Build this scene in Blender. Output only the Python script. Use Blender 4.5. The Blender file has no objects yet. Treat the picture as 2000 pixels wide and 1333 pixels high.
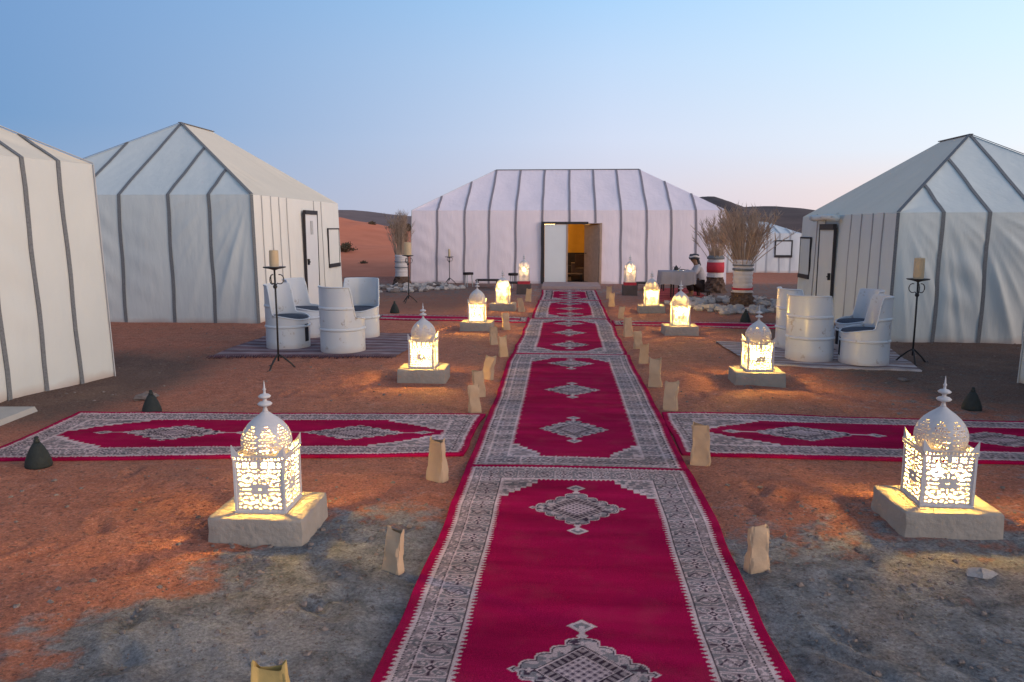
import bpy, math, random
import numpy as np
from mathutils import Vector, Matrix
random.seed(7); rng = np.random.default_rng(7)
SC = bpy.context.scene; C = SC.collection
R = math.radians; PI = math.pi

# ------------------------------------------------------------------ camera
cd = bpy.data.cameras.new('camera'); cam = bpy.data.objects.new('camera', cd); C.objects.link(cam)
cd.sensor_width = 36; cd.lens = 27.0; cd.clip_start = 0.05; cd.clip_end = 3000
cam.location = (0, 0, 1.65); cam.rotation_euler = (R(90-8.36), 0, R(3.92)); SC.camera = cam

# ------------------------------------------------------------------ sky, sun, exposure
def srgb(r, g, b):
    f = lambda c: (c/255/12.92) if c/255 <= 0.04045 else ((c/255+0.055)/1.055)**2.4
    return (f(r), f(g), f(b))
SUN_AZ, SUN_EL = 113.0, 5.0            # degrees right of the carpet's axis; the afterglow of the sunset
SKY_GAIN = 1.0
W = bpy.data.worlds.new('World'); SC.world = W; W.use_nodes = True
nt = W.node_tree; N = nt.nodes; Lk = nt.links; bg = N['Background']
sky = N.new('ShaderNodeTexSky'); sky.sky_type = 'NISHITA'; sky.sun_disc = False
sky.sun_elevation = R(SUN_EL); sky.sun_rotation = R(SUN_AZ)
tc = N.new('ShaderNodeTexCoord'); sx = N.new('ShaderNodeSeparateXYZ'); Lk.new(tc.outputs['Generated'], sx.inputs[0])
dt = N.new('ShaderNodeVectorMath'); dt.operation = 'DOT_PRODUCT'; Lk.new(tc.outputs['Generated'], dt.inputs[0])
dt.inputs[1].default_value = (math.sin(R(SUN_AZ)), math.cos(R(SUN_AZ)), 0)
mr = N.new('ShaderNodeMapRange'); mr.interpolation_type = 'LINEAR'
mr.inputs['From Min'].default_value = -0.87; mr.inputs['From Max'].default_value = 0.20
Lk.new(dt.outputs['Value'], mr.inputs['Value'])
def ramp(stops):
    r = N.new('ShaderNodeValToRGB'); cr = r.color_ramp
    while len(cr.elements) < len(stops): cr.elements.new(0.5)
    for e, (p, c) in zip(cr.elements, stops): e.position = p; e.color = (*srgb(*c), 1)
    Lk.new(sx.outputs['Z'], r.inputs[0]); return r
cool = ramp([(0.0, (152, 172, 198)), (0.05, (130, 160, 198)), (0.12, (110, 150, 196)), (0.27, (108, 148, 198)), (0.6, (112, 138, 176)), (1.0, (106, 118, 143))])
mid = ramp([(0.0, (204, 196, 212)), (0.05, (210, 208, 224)), (0.11, (206, 216, 238)), (0.20, (188, 213, 243)), (0.27, (168, 207, 245)), (0.6, (134, 158, 192)), (1.0, (106, 118, 143))])
warm = ramp([(0.0, (254, 224, 212)), (0.045, (248, 230, 224)), (0.09, (234, 242, 250)), (0.2, (214, 240, 255)), (0.3, (198, 232, 255)), (0.6, (156, 180, 206)), (1.0, (106, 118, 143))])
def mixc(a, b, fac=None, val=None):
    m = N.new('ShaderNodeMix'); m.data_type = 'RGBA'; Lk.new(a, m.inputs[6]); Lk.new(b, m.inputs[7])
    if fac is not None: Lk.new(fac, m.inputs[0])
    else: m.inputs[0].default_value = val
    return m.outputs[2]
def rng_node(a, b):
    q = N.new('ShaderNodeMapRange'); q.inputs['From Min'].default_value = a; q.inputs['From Max'].default_value = b
    Lk.new(mr.outputs['Result'], q.inputs['Value']); return q.outputs['Result']
g1 = mixc(cool.outputs[0], mid.outputs[0], fac=rng_node(0.0, 0.5))
g2 = mixc(g1, warm.outputs[0], fac=rng_node(0.5, 0.95))
scl = N.new('ShaderNodeVectorMath'); scl.operation = 'SCALE'; scl.inputs['Scale'].default_value = 0.12
Lk.new(sky.outputs[0], scl.inputs[0])
dusk = ramp([(0.0, (122, 122, 142)), (0.08, (116, 126, 156)), (0.25, (108, 130, 166)), (0.6, (108, 128, 160)), (1.0, (106, 118, 143))])
mrd = N.new('ShaderNodeMapRange'); mrd.inputs['From Min'].default_value = -0.88; mrd.inputs['From Max'].default_value = -1.0; Lk.new(dt.outputs['Value'], mrd.inputs['Value'])
g2 = mixc(g2, dusk.outputs[0], fac=mrd.outputs['Result'])
g3 = mixc(g2, scl.outputs[0], val=0.04)
Lk.new(g3, bg.inputs['Color']); bg.inputs['Strength'].default_value = SKY_GAIN
sd = bpy.data.lights.new('sun', 'SUN'); sun = bpy.data.objects.new('sun', sd); C.objects.link(sun)
sd.energy = 2.1; sd.angle = R(40); sd.color = (1.0, 0.77, 0.62)
sun.rotation_euler = (R(90-SUN_EL-6), 0, R(-SUN_AZ+180)) ; sun.location = (30, 8, 20)
SC.view_settings.view_transform = 'Standard'; SC.view_settings.look = 'None'
SC.view_settings.exposure = 0.15; SC.view_settings.gamma = 1.0; SC.view_settings.use_curve_mapping = False
SC.cycles.use_denoising = True; SC.cycles.sample_clamp_indirect = 6.0; SC.cycles.max_bounces = 6
SC.cycles.filter_width = 1.5

# ------------------------------------------------------------------ helpers: noise, meshes, tags
def _h(ix, iy, s):
    n = (ix*374761393 + iy*668265263 + s*1442695041) & 0xffffffff
    n = ((n ^ (n >> 13))*1274126177) & 0xffffffff
    return ((n ^ (n >> 16)) & 0xffff)/65535.0
def vnoise(x, y, s=0):
    x = np.asarray(x, float); y = np.asarray(y, float)
    ix = np.floor(x).astype(np.int64); iy = np.floor(y).astype(np.int64)
    fx = x-ix; fy = y-iy; fx = fx*fx*(3-2*fx); fy = fy*fy*(3-2*fy)
    a, b, c, d = _h(ix, iy, s), _h(ix+1, iy, s), _h(ix, iy+1, s), _h(ix+1, iy+1, s)
    return (a*(1-fx)+b*fx)*(1-fy)+(c*(1-fx)+d*fx)*fy
def fbm(x, y, s=0, o=4):
    t = 0; a = 1; n = 0
    for i in range(o):
        t = t+a*vnoise(x*2**i, y*2**i, s+i); n += a; a *= 0.5
    return t/n
def sstep(a, b, x):
    t = np.clip((np.asarray(x, float)-a)/(b-a), 0, 1); return t*t*(3-2*t)

def hg_low(x, y):
    return 0.035*(fbm(np.asarray(x)*0.55, np.asarray(y)*0.55, 3, 2)-0.5)
def carpet_zone(x, y):
    x = np.asarray(x, float); y = np.asarray(y, float)
    a = (1-sstep(0.78, 0.95, np.abs(x-0.09)))*(1-sstep(20.7, 21.2, y))
    b = sstep(4.9, 5.1, y)*(1-sstep(6.7, 6.95, y))
    c = sstep(13.0, 13.15, y)*(1-sstep(14.3, 14.5, y))*(1-sstep(3.8, 4, np.abs(x)))
    return np.maximum(np.maximum(a, b), c)
def hg(x, y):
    x = np.asarray(x, float); y = np.asarray(y, float)
    m = 1-carpet_zone(x, y)
    return hg_low(x, y) + m*(0.028*(fbm(x*2.6, y*2.6, 11, 4)-0.5) + 0.012) - 0.004
def gz(x, y): return float(hg(x, y))

class MB:
    def __init__(s): s.v = []; s.f = []; s.m = []
    def add(s, vs, fs, m=0):
        o = len(s.v); s.v.extend([tuple(map(float, p)) for p in vs])
        for f in fs: s.f.append(tuple(i+o for i in f)); s.m.append(m)
    def box(s, c, d, rz=0, m=0, taper=1.0):
        cx, cy, cz = c; x, y, z = d[0]/2, d[1]/2, d[2]/2; co, si = math.cos(rz), math.sin(rz); vs = []
        for k, zz in ((1, -z), (taper, z)):
            for a, b in ((-x, -y), (x, -y), (x, y), (-x, y)):
                a, b = a*k, b*k; vs.append((cx+a*co-b*si, cy+a*si+b*co, cz+zz))
        s.add(vs, [(3, 2, 1, 0), (4, 5, 6, 7), (0, 1, 5, 4), (1, 2, 6, 5), (2, 3, 7, 6), (3, 0, 4, 7)], m)
    def lathe(s, prof, n=24, c=(0, 0, 0), m=0, cap=True):
        vs = []; fs = []
        for r, z in prof:
            for i in range(n):
                a = 2*PI*i/n; vs.append((c[0]+r*math.cos(a), c[1]+r*math.sin(a), c[2]+z))
        for j in range(len(prof)-1):
            for i in range(n):
                i2 = (i+1) % n; fs.append((j*n+i, j*n+i2, (j+1)*n+i2, (j+1)*n+i))
        if cap:
            fs.append(tuple(range(n-1, -1, -1))); k = (len(prof)-1)*n; fs.append(tuple(k+i for i in range(n)))
        s.add(vs, fs, m)
    def tube(s, pts, r, n=8, m=0):
        pts = [Vector(p) for p in pts]; rs = r if isinstance(r, (list, tuple)) else [r]*len(pts); vs = []; fs = []
        for i, p in enumerate(pts):
            d = (pts[min(i+1, len(pts)-1)]-pts[max(i-1, 0)]).normalized()
            up = Vector((0, 0, 1)) if abs(d.z) < 0.9 else Vector((1, 0, 0))
            a = d.cross(up).normalized(); b = d.cross(a)
            for k in range(n):
                t = 2*PI*k/n; vs.append(p+(a*math.cos(t)+b*math.sin(t))*rs[i])
        for j in range(len(pts)-1):
            for k in range(n):
                k2 = (k+1) % n; fs.append((j*n+k, (j+1)*n+k, (j+1)*n+k2, j*n+k2))
        fs.append(tuple(range(n))); q = (len(pts)-1)*n; fs.append(tuple(q+i for i in range(n-1, -1, -1)))
        s.add(vs, fs, m)
    def ribbon(s, pts, nrm, w, th, lift=0.004, m=0):
        """a flat strap of width w and thickness th lying along pts; nrm = outward normal per point"""
        pts = [Vector(p) for p in pts]; vs = []; fs = []
        for i, p in enumerate(pts):
            d = (pts[min(i+1, len(pts)-1)]-pts[max(i-1, 0)]).normalized(); n = Vector(nrm[i]).normalized()
            a = d.cross(n).normalized()*w/2
            for sg, hh in ((-1, lift), (1, lift), (1, lift+th), (-1, lift+th)): vs.append(p+a*sg+n*hh)
        for j in range(len(pts)-1):
            for k in range(4):
                k2 = (k+1) % 4; fs.append((j*4+k, j*4+k2, (j+1)*4+k2, (j+1)*4+k))
        fs.append((3, 2, 1, 0)); q = (len(pts)-1)*4; fs.append((q, q+1, q+2, q+3))
        s.add(vs, fs, m)
    def mesh(s, name, mats, smooth=False):
        me = bpy.data.meshes.new(name); me.from_pydata(s.v, [], s.f)
        for mt in (mats if isinstance(mats, (list, tuple)) else [mats]): me.materials.append(mt)
        if any(s.m): me.polygons.foreach_set('material_index', s.m)
        if smooth: me.polygons.foreach_set('use_smooth', [True]*len(me.polygons))
        me.update(); return me
    def build(s, name, mats, parent=None, loc=(0, 0, 0), rz=0, smooth=False):
        return link(name, s.mesh(name, mats, smooth), parent, loc, rz)
def link(name, me, parent=None, loc=(0, 0, 0), rz=0):
    o = bpy.data.objects.new(name, me); C.objects.link(o); o.parent = parent
    o.location = loc; o.rotation_euler = (0, 0, rz); return o
def auto_smooth(me, ang=40):
    me.polygons.foreach_set('use_smooth', [True]*len(me.polygons))
    try: me.set_sharp_from_angle(angle=R(ang))
    except Exception: pass
def tag(o, label=None, cat=None, group=None, kind=None):
    if label: o['label'] = label
    if cat: o['category'] = cat
    if group: o['group'] = group
    if kind: o['kind'] = kind
    return o
def thing(name, label, cat, loc=(0, 0, 0), rz=0, group=None):
    o = bpy.data.objects.new(name, None); C.objects.link(o); o.empty_display_size = 0.1
    o.location = loc; o.rotation_euler = (0, 0, rz); return tag(o, label, cat, group)
def copy_tree(o, parent=None):
    c = o.copy(); C.objects.link(c); c.parent = parent
    for ch in list(o.children): copy_tree(ch, c)
    return c
def dup(o, loc, rz, label, group=None):
    c = copy_tree(o); c.location = loc; c.rotation_euler = (0, 0, rz); c['label'] = label
    if group: c['group'] = group
    return c
def grid_mesh(name, P, mat, smooth=True, col=None, flip=False):
    """P: (ny, nx, 3) array of points"""
    ny, nx = P.shape[:2]; me = bpy.data.meshes.new(name)
    me.vertices.add(nx*ny); me.vertices.foreach_set('co', P.reshape(-1).astype(np.float32))
    j, i = np.meshgrid(np.arange(ny-1), np.arange(nx-1), indexing='ij'); a = (j*nx+i).ravel()
    q = np.stack([a, a+1, a+nx+1, a+nx], 1)
    if flip: q = q[:, ::-1]
    nf = len(a); me.loops.add(nf*4); me.loops.foreach_set('vertex_index', q.ravel().astype(np.int32))
    me.polygons.add(nf); me.polygons.foreach_set('loop_start', np.arange(nf, dtype=np.int32)*4)
    me.polygons.foreach_set('loop_total', np.full(nf, 4, np.int32))
    me.polygons.foreach_set('use_smooth', np.full(nf, smooth))
    me.materials.append(mat); me.update(calc_edges=True)
    if col is not None:
        at = me.color_attributes.new('Col', 'FLOAT_COLOR', 'POINT')
        c4 = np.ones((nx*ny, 4), np.float32); c4[:, :3] = col.reshape(-1, 3); at.data.foreach_set('color', c4.ravel())
    return me

# ------------------------------------------------------------------ materials
MATS = {}
def mat(name, color, rough=0.8, var=0.15, scale=20.0, bump=0.0, bscale=None, metal=0.0, spec=0.3, emit=None, estr=0, coords='Object', detail=4, sheen=0.0):
    if name in MATS: return MATS[name]
    m = bpy.data.materials.new(name); m.use_nodes = True; t = m.node_tree; b = t.nodes['Principled BSDF']
    b.inputs['Roughness'].default_value = rough; b.inputs['Metallic'].default_value = metal
    b.inputs['Specular IOR Level'].default_value = spec
    if sheen: b.inputs['Sheen Weight'].default_value = sheen
    co = t.nodes.new('ShaderNodeTexCoord'); nz = t.nodes.new('ShaderNodeTexNoise')
    nz.inputs['Scale'].default_value = scale; nz.inputs['Detail'].default_value = detail
    t.links.new(co.outputs[coords], nz.inputs['Vector'])
    mx = t.nodes.new('ShaderNodeMix'); mx.data_type = 'RGBA'
    mx.inputs[6].default_value = (*[c*(1-var) for c in color], 1); mx.inputs[7].default_value = (*[min(1, c*(1+var)) for c in color], 1)
    t.links.new(nz.outputs['Fac'], mx.inputs[0]); t.links.new(mx.outputs[2], b.inputs['Base Color'])
    if bump:
        n2 = t.nodes.new('ShaderNodeTexNoise'); n2.inputs['Scale'].default_value = bscale or scale*3; n2.inputs['Detail'].default_value = 5
        t.links.new(co.outputs[coords], n2.inputs['Vector'])
        bp = t.nodes.new('ShaderNodeBump'); bp.inputs['Strength'].default_value = bump; bp.inputs['Distance'].default_value = 0.02
        t.links.new(n2.outputs['Fac'], bp.inputs['Height']); t.links.new(bp.outputs[0], b.inputs['Normal'])
    if emit: b.inputs['Emission Color'].default_value = (*emit, 1); b.inputs['Emission Strength'].default_value = estr
    MATS[name] = m; return m
def canvas(name, color):
    """tent canvas: faint weave and blotches, dust rising a hand's breadth from the sand"""
    m = mat(name, color, 0.85, 0.07, 1.6, 0.22, 7, spec=0.15, detail=6); t = m.node_tree; b = t.nodes['Principled BSDF']
    src = b.inputs['Base Color'].links[0].from_socket
    co = [n for n in t.nodes if n.bl_idname == 'ShaderNodeTexCoord'][0]; mpn = t.nodes.new('ShaderNodeMapping'); mpn.inputs['Scale'].default_value = (1, 1, 0.28); mpn.inputs['Rotation'].default_value = (0.25, 0.2, 0)
    t.links.new(co.outputs['Object'], mpn.inputs['Vector']); bpn = [n for n in t.nodes if n.bl_idname == 'ShaderNodeBump'][0]; bpn.inputs['Distance'].default_value = 0.06
    t.links.new(mpn.outputs[0], bpn.inputs['Height'].links[0].from_node.inputs['Vector'])
    ge = t.nodes.new('ShaderNodeNewGeometry'); sp = t.nodes.new('ShaderNodeSeparateXYZ'); t.links.new(ge.outputs['Position'], sp.inputs[0])
    nz = t.nodes.new('ShaderNodeTexNoise'); nz.inputs['Scale'].default_value = 3.5; nz.inputs['Detail'].default_value = 5
    t.links.new(ge.outputs['Position'], nz.inputs['Vector'])
    ad = t.nodes.new('ShaderNodeMath'); ad.operation = 'MULTIPLY_ADD'; ad.inputs[1].default_value = 0.22; ad.inputs[2].default_value = 0.0
    t.links.new(nz.outputs['Fac'], ad.inputs[0])
    mrn = t.nodes.new('ShaderNodeMapRange'); mrn.inputs['From Min'].default_value = 0.0
    t.links.new(sp.outputs['Z'], mrn.inputs['Value']); t.links.new(ad.outputs[0], mrn.inputs['From Max'])
    mrn.inputs['To Min'].default_value = 0.55; mrn.inputs['To Max'].default_value = 0.0
    mx = t.nodes.new('ShaderNodeMix'); mx.data_type = 'RGBA'; t.links.new(src, mx.inputs[6]); mx.inputs[7].default_value = (0.42, 0.26, 0.2, 1)
    t.links.new(mrn.outputs[0], mx.inputs[0]); t.links.new(mx.outputs[2], b.inputs['Base Color'])
    return m
M_canvas = canvas('canvas_shaded_end', (0.58, 0.61, 0.62))  # left tent's end: its dimmer light is put into a darker canvas colour
M_canvasLit = canvas('canvas_lit_side', (0.74, 0.72, 0.695))  # same tent's lighter copy: brightness of the door side is put into the colour
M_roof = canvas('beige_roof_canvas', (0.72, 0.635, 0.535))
M_canvasN = canvas('dull_white_canvas', (0.61, 0.615, 0.60))
M_canvasR = canvas('grey_white_canvas', (0.60, 0.63, 0.63))
M_canvasC = canvas('lilac_white_canvas', (0.88, 0.745, 0.80))
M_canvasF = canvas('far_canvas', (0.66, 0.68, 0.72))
M_strap = mat('dark_strap', (0.165, 0.17, 0.185), 0.9, 0.5, 55)
M_strapC = mat('grey_strap', (0.27, 0.235, 0.27), 0.9, 0.35, 40)
M_seam = mat('pale_seam', (0.47, 0.46, 0.47), 0.9, 0.1, 20)
M_dframe = mat('dark_door_frame', (0.035, 0.03, 0.035), 0.6, 0.3, 15)
M_doorW = mat('white_door', (0.74, 0.73, 0.75), 0.5, 0.05, 3)
M_wood = mat('brown_door_wood', (0.42, 0.28, 0.22), 0.6, 0.25, 8)
M_iron = mat('black_iron', (0.035, 0.033, 0.037), 0.55, 0.3, 30, metal=0.3)
M_candle = mat('beige_wax', (0.52, 0.40, 0.27), 0.6, 0.12, 12, spec=0.3)
M_white_metal = mat('white_painted_metal', (0.56, 0.53, 0.55), 0.45, 0.10, 30, 0.05, 90)
M_drum = canvas('white_drum_paint', (0.55, 0.585, 0.66)); _b = M_drum.node_tree.nodes['Principled BSDF']
_b.inputs['Roughness'].default_value = 0.3; _b.inputs['Specular IOR Level'].default_value = 0.5
_t = M_drum.node_tree; _src = _b.inputs['Base Color'].links[0].from_socket; _n = _t.nodes.new('ShaderNodeTexNoise'); _n.inputs['Scale'].default_value = 9; _n.inputs['Detail'].default_value = 9; _n.inputs['Roughness'].default_value = .7
_t.links.new([n for n in _t.nodes if n.bl_idname == 'ShaderNodeTexCoord'][0].outputs['Object'], _n.inputs['Vector'])
_r = _t.nodes.new('ShaderNodeMapRange'); _r.inputs['From Min'].default_value = .60; _r.inputs['From Max'].default_value = .66; _r.inputs['To Max'].default_value = .55; _t.links.new(_n.outputs['Fac'], _r.inputs['Value'])
_x = _t.nodes.new('ShaderNodeMix'); _x.data_type = 'RGBA'; _t.links.new(_r.outputs[0], _x.inputs[0]); _t.links.new(_src, _x.inputs[6]); _x.inputs[7].default_value = (.20, .13, .10, 1); _t.links.new(_x.outputs[2], _b.inputs['Base Color'])
[setattr(n.inputs['Strength'], 'default_value', 0.05) for n in M_drum.node_tree.nodes if n.bl_idname == 'ShaderNodeBump']
M_slot = mat('dark_opening', (0.02, 0.02, 0.03), 0.9, 0.2, 10)
M_cush = mat('slate_cushion', (0.055, 0.065, 0.095), 0.95, 0.5, 35, 0.3, 80)
M_plaster = mat('plinth_plaster', (0.32, 0.275, 0.245), 0.95, 0.22, 9, 0.5, 30)
M_darkplinth = mat('dark_plinth', (0.10, 0.075, 0.075), 0.95, 0.3, 9, 0.5, 30)
M_paper = mat('kraft_paper', (0.50, 0.345, 0.235), 0.85, 0.12, 10, 0.25, 25)
M_sandfill = mat('bag_sand', (0.32, 0.18, 0.12), 0.95, 0.2, 40)
M_cone = mat('black_green_cone', (0.022, 0.028, 0.03), 0.75, 0.4, 30, 0.2, 60)
M_trunk = mat('palm_trunk', (0.115, 0.07, 0.055), 0.95, 0.5, 14, 0.9, 30)
M_cloth = mat('white_wrap_cloth', (0.60, 0.54, 0.55), 0.9, 0.15, 10, 0.3, 25)
M_red = mat('red_cloth', (0.48, 0.04, 0.06), 0.9, 0.25, 12, 0.2, 25)
M_frond = mat('dry_frond', (0.40, 0.285, 0.225), 0.9, 0.4, 7)
M_frondL = mat('pale_dry_frond', (0.50, 0.34, 0.25), 0.9, 0.3, 7)
M_stone = mat('whitewashed_stone', (0.42, 0.38, 0.38), 0.95, 0.35, 6, 0.6, 20)
M_stoneD = mat('grey_stone', (0.20, 0.165, 0.16), 0.95, 0.35, 6, 0.6, 20)
M_tcloth = mat('grey_tablecloth', (0.30, 0.28, 0.33), 0.9, 0.1, 6, 0.1, 40)
M_silver = mat('silver', (0.75, 0.73, 0.72), 0.25, 0.05, 10, metal=1.0)
M_dark = mat('dark_upholstery', (0.03, 0.022, 0.025), 0.9, 0.4, 12)
M_sofa = mat('brown_sofa', (0.13, 0.075, 0.05), 0.9, 0.3, 10)
M_yellow = mat('amber_drape', (0.62, 0.32, 0.045), 0.9, 0.12, 6)
M_lining = mat('cream_lining', (0.60, 0.47, 0.38), 0.9, 0.08, 6)
M_bulb = mat('lit_bulb', (1, 0.85, 0.5), 0.5, 0, 5, emit=(1.0, 0.59, 0.10), estr=2100)
M_bulbW = mat('lit_bulb_white', (1, 0.9, 0.85), 0.5, 0, 5, emit=(1.0, 0.64, 0.26), estr=260)
M_lamp = mat('lit_shade', (1, 0.8, 0.5), 0.5, 0, 5, emit=(1.0, 0.62, 0.22), estr=14)
M_skin = mat('skin', (0.22, 0.12, 0.085), 0.6, 0.1, 20)
M_shirt = mat('pale_shirt', (0.46, 0.41, 0.43), 0.9, 0.15, 10, 0.2, 30)
M_trous = mat('dark_trousers', (0.022, 0.016, 0.02), 0.9, 0.3, 10)
M_turbD = mat('dark_scarf', (0.05, 0.05, 0.065), 0.9, 0.3, 14)
M_slab = mat('pale_slab', (0.40, 0.37, 0.35), 0.9, 0.15, 5, 0.4, 18)
M_rock = mat('dark_rock', (0.11, 0.085, 0.08), 0.95, 0.4, 6, 0.8, 20)

# ---- carpet material: the woven colour is on the mesh, plus yarn grain and pile
def carpet_material(name):
    m = bpy.data.materials.new(name); m.use_nodes = True; t = m.node_tree; b = t.nodes['Principled BSDF']
    b.inputs['Roughness'].default_value = 0.95; b.inputs['Specular IOR Level'].default_value = 0.02
    at = t.nodes.new('ShaderNodeVertexColor'); at.layer_name = 'Col'
    co = t.nodes.new('ShaderNodeTexCoord')
    n1 = t.nodes.new('ShaderNodeTexNoise'); n1.inputs['Scale'].default_value = 230; n1.inputs['Detail'].default_value = 3
    n2 = t.nodes.new('ShaderNodeTexNoise'); n2.inputs['Scale'].default_value = 1.7; n2.inputs['Detail'].default_value = 5
    mpn = t.nodes.new('ShaderNodeMapping'); mpn.inputs['Scale'].default_value = (0.6, 3.2, 1); t.links.new(co.outputs['Object'], mpn.inputs['Vector'])
    t.links.new(co.outputs['Object'], n1.inputs['Vector']); t.links.new(mpn.outputs[0], n2.inputs['Vector'])
    m1 = t.nodes.new('ShaderNodeMapRange'); m1.inputs['To Min'].default_value = 0.62; m1.inputs['To Max'].default_value = 1.38; m1.inputs['From Min'].default_value = 0.25; m1.inputs['From Max'].default_value = 0.75
    m2 = t.nodes.new('ShaderNodeMapRange'); m2.inputs['To Min'].default_value = 0.68; m2.inputs['To Max'].default_value = 1.28; m2.inputs['From Min'].default_value = 0.3; m2.inputs['From Max'].default_value = 0.7
    t.links.new(n1.outputs['Fac'], m1.inputs['Value']); t.links.new(n2.outputs['Fac'], m2.inputs['Value'])
    mu = t.nodes.new('ShaderNodeMath'); mu.operation = 'MULTIPLY'; t.links.new(m1.outputs[0], mu.inputs[0]); t.links.new(m2.outputs[0], mu.inputs[1])
    vs = t.nodes.new('ShaderNodeVectorMath'); vs.operation = 'SCALE'; t.links.new(at.outputs['Color'], vs.inputs[0]); t.links.new(mu.outputs[0], vs.inputs['Scale'])
    # a film of desert dust, thicker in blotches
    n3 = t.nodes.new('ShaderNodeTexNoise'); n3.inputs['Scale'].default_value = 5; n3.inputs['Detail'].default_value = 8; t.links.new(co.outputs['Object'], n3.inputs['Vector'])
    m3 = t.nodes.new('ShaderNodeMapRange'); m3.inputs['From Min'].default_value = 0.5; m3.inputs['From Max'].default_value = 0.8; m3.inputs['To Max'].default_value = 0.09; t.links.new(n3.outputs['Fac'], m3.inputs['Value'])
    mx = t.nodes.new('ShaderNodeMix'); mx.data_type = 'RGBA'; t.links.new(m3.outputs[0], mx.inputs[0]); t.links.new(vs.outputs[0], mx.inputs[6]); mx.inputs[7].default_value = (0.3, 0.17, 0.13, 1)
    t.links.new(mx.outputs[2], b.inputs['Base Color'])
    bp = t.nodes.new('ShaderNodeBump'); bp.inputs['Strength'].default_value = 0.5; bp.inputs['Distance'].default_value = 0.004
    t.links.new(n1.outputs['Fac'], bp.inputs['Height']); t.links.new(bp.outputs[0], b.inputs['Normal']); return m
M_carpet = carpet_material('carpet_weave')

# ------------------------------------------------------------------ the ground and the far terrain
def ground_material():
    m = bpy.data.materials.new('desert_ground'); m.use_nodes = True; t = m.node_tree; b = t.nodes['Principled BSDF']
    b.inputs['Roughness'].default_value = 0.95; b.inputs['Specular IOR Level'].default_value = 0.12
    at = t.nodes.new('ShaderNodeVertexColor'); at.layer_name = 'Col'; sp = t.nodes.new('ShaderNodeSeparateColor'); t.links.new(at.outputs['Color'], sp.inputs[0])
    co = t.nodes.new('ShaderNodeTexCoord')
    def noise(s, d=6, ro=0.6):
        n = t.nodes.new('ShaderNodeTexNoise'); n.inputs['Scale'].default_value = s; n.inputs['Detail'].default_value = d; n.inputs['Roughness'].default_value = ro
        t.links.new(co.outputs['Object'], n.inputs['Vector']); return n.outputs['Fac']
    def mr_(v, a, c, lo, hi):
        n = t.nodes.new('ShaderNodeMapRange'); n.inputs['From Min'].default_value = a; n.inputs['From Max'].default_value = c
        n.inputs['To Min'].default_value = lo; n.inputs['To Max'].default_value = hi; t.links.new(v, n.inputs['Value']); return n.outputs[0]
    def mth(op, a, c):
        n = t.nodes.new('ShaderNodeMath'); n.operation = op
        for i, q in enumerate((a, c)):
            if isinstance(q, (int, float)): n.inputs[i].default_value = q
            else: t.links.new(q, n.inputs[i])
        return n.outputs[0]
    def mix(f, a, c):
        n = t.nodes.new('ShaderNodeMix'); n.data_type = 'RGBA'; t.links.new(f, n.inputs[0])
        for i, q in ((6, a), (7, c)):
            if isinstance(q, tuple): n.inputs[i].default_value = (*q, 1)
            else: t.links.new(q, n.inputs[i])
        return n.outputs[2]
    n_f, n_m, n_b = noise(60, 8, 0.7), noise(7, 8, 0.65), noise(1.3, 6)
    grey = mth('ADD', sp.outputs[0], mr_(n_m, 0.3, 0.7, -0.42, 0.42)); grey = mr_(grey, 0.3, 0.7, 0, 1)
    red = mix(mr_(n_m, 0.3, 0.7, 0, 1), (0.365, 0.132, 0.086), (0.53, 0.210, 0.140))
    gr = mix(mr_(n_m, 0.35, 0.65, 0, 1), (0.125, 0.124, 0.132), (0.285, 0.282, 0.295))
    c = mix(grey, red, gr)
    dark = mth('ADD', sp.outputs[1], mr_(n_m, 0.3, 0.7, -0.15, 0.15)); c = mix(mr_(dark, 0.2, 0.8, 0, 0.85), c, (0.105, 0.082, 0.072))
    c = mix(mr_(n_b, 0.5, 0.7, 0, 0.35), c, (0.34, 0.20, 0.14)); n_s = noise(26, 9, 0.8); c = mix(mr_(n_s, 0.545, 0.60, 0, 0.7), c, (0.085, 0.06, 0.055)); c = mix(mr_(noise(33, 9, 0.8), 0.56, 0.63, 0, 0.45), c, (0.42, 0.36, 0.33))
    c = mix(mr_(sp.outputs[2], 0, 1, 0, 1), c, (0.36, 0.35, 0.36))
    v = t.nodes.new('ShaderNodeVectorMath'); v.operation = 'SCALE'; t.links.new(c, v.inputs[0])
    t.links.new(mr_(n_f, 0.28, 0.72, 0.45, 1.5), v.inputs['Scale']); t.links.new(v.outputs[0], b.inputs['Base Color'])
    hsum = mth('ADD', mth('MULTIPLY', n_f, 0.35), n_m)
    bp = t.nodes.new('ShaderNodeBump'); bp.inputs['Strength'].default_value = 1.0; bp.inputs['Distance'].default_value = 0.045
    t.links.new(hsum, bp.inputs['Height']); t.links.new(bp.outputs[0], b.inputs['Normal']); return m
M_ground = ground_material()
def axis(parts):
    a = []
    for lo, hi, st in parts: a += list(np.arange(lo, hi, st))
    a.append(parts[-1][1]); return np.array(a)
gx = axis([(-600, -60, 60), (-60, -14, 3), (-14, -6, 0.4), (-6, -3.4, .06), (-3.4, 3.4, 0.03), (3.4, 6, .06), (6, 14, 0.4), (14, 60, 3), (60, 600, 60)])
gy = axis([(-300, -20, 40), (-20, 1, 1.0), (1, 2.2, .1), (2.2, 5.6, 0.03), (5.6, 7, .05), (7, 14, 0.1), (14, 30, 0.35), (30, 60, 3), (60, 600, 60)])
X, Y = np.meshgrid(gx, gy)
wob = 0.55*(fbm(X*0.9, Y*0.9, 21, 4)-0.5)
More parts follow.
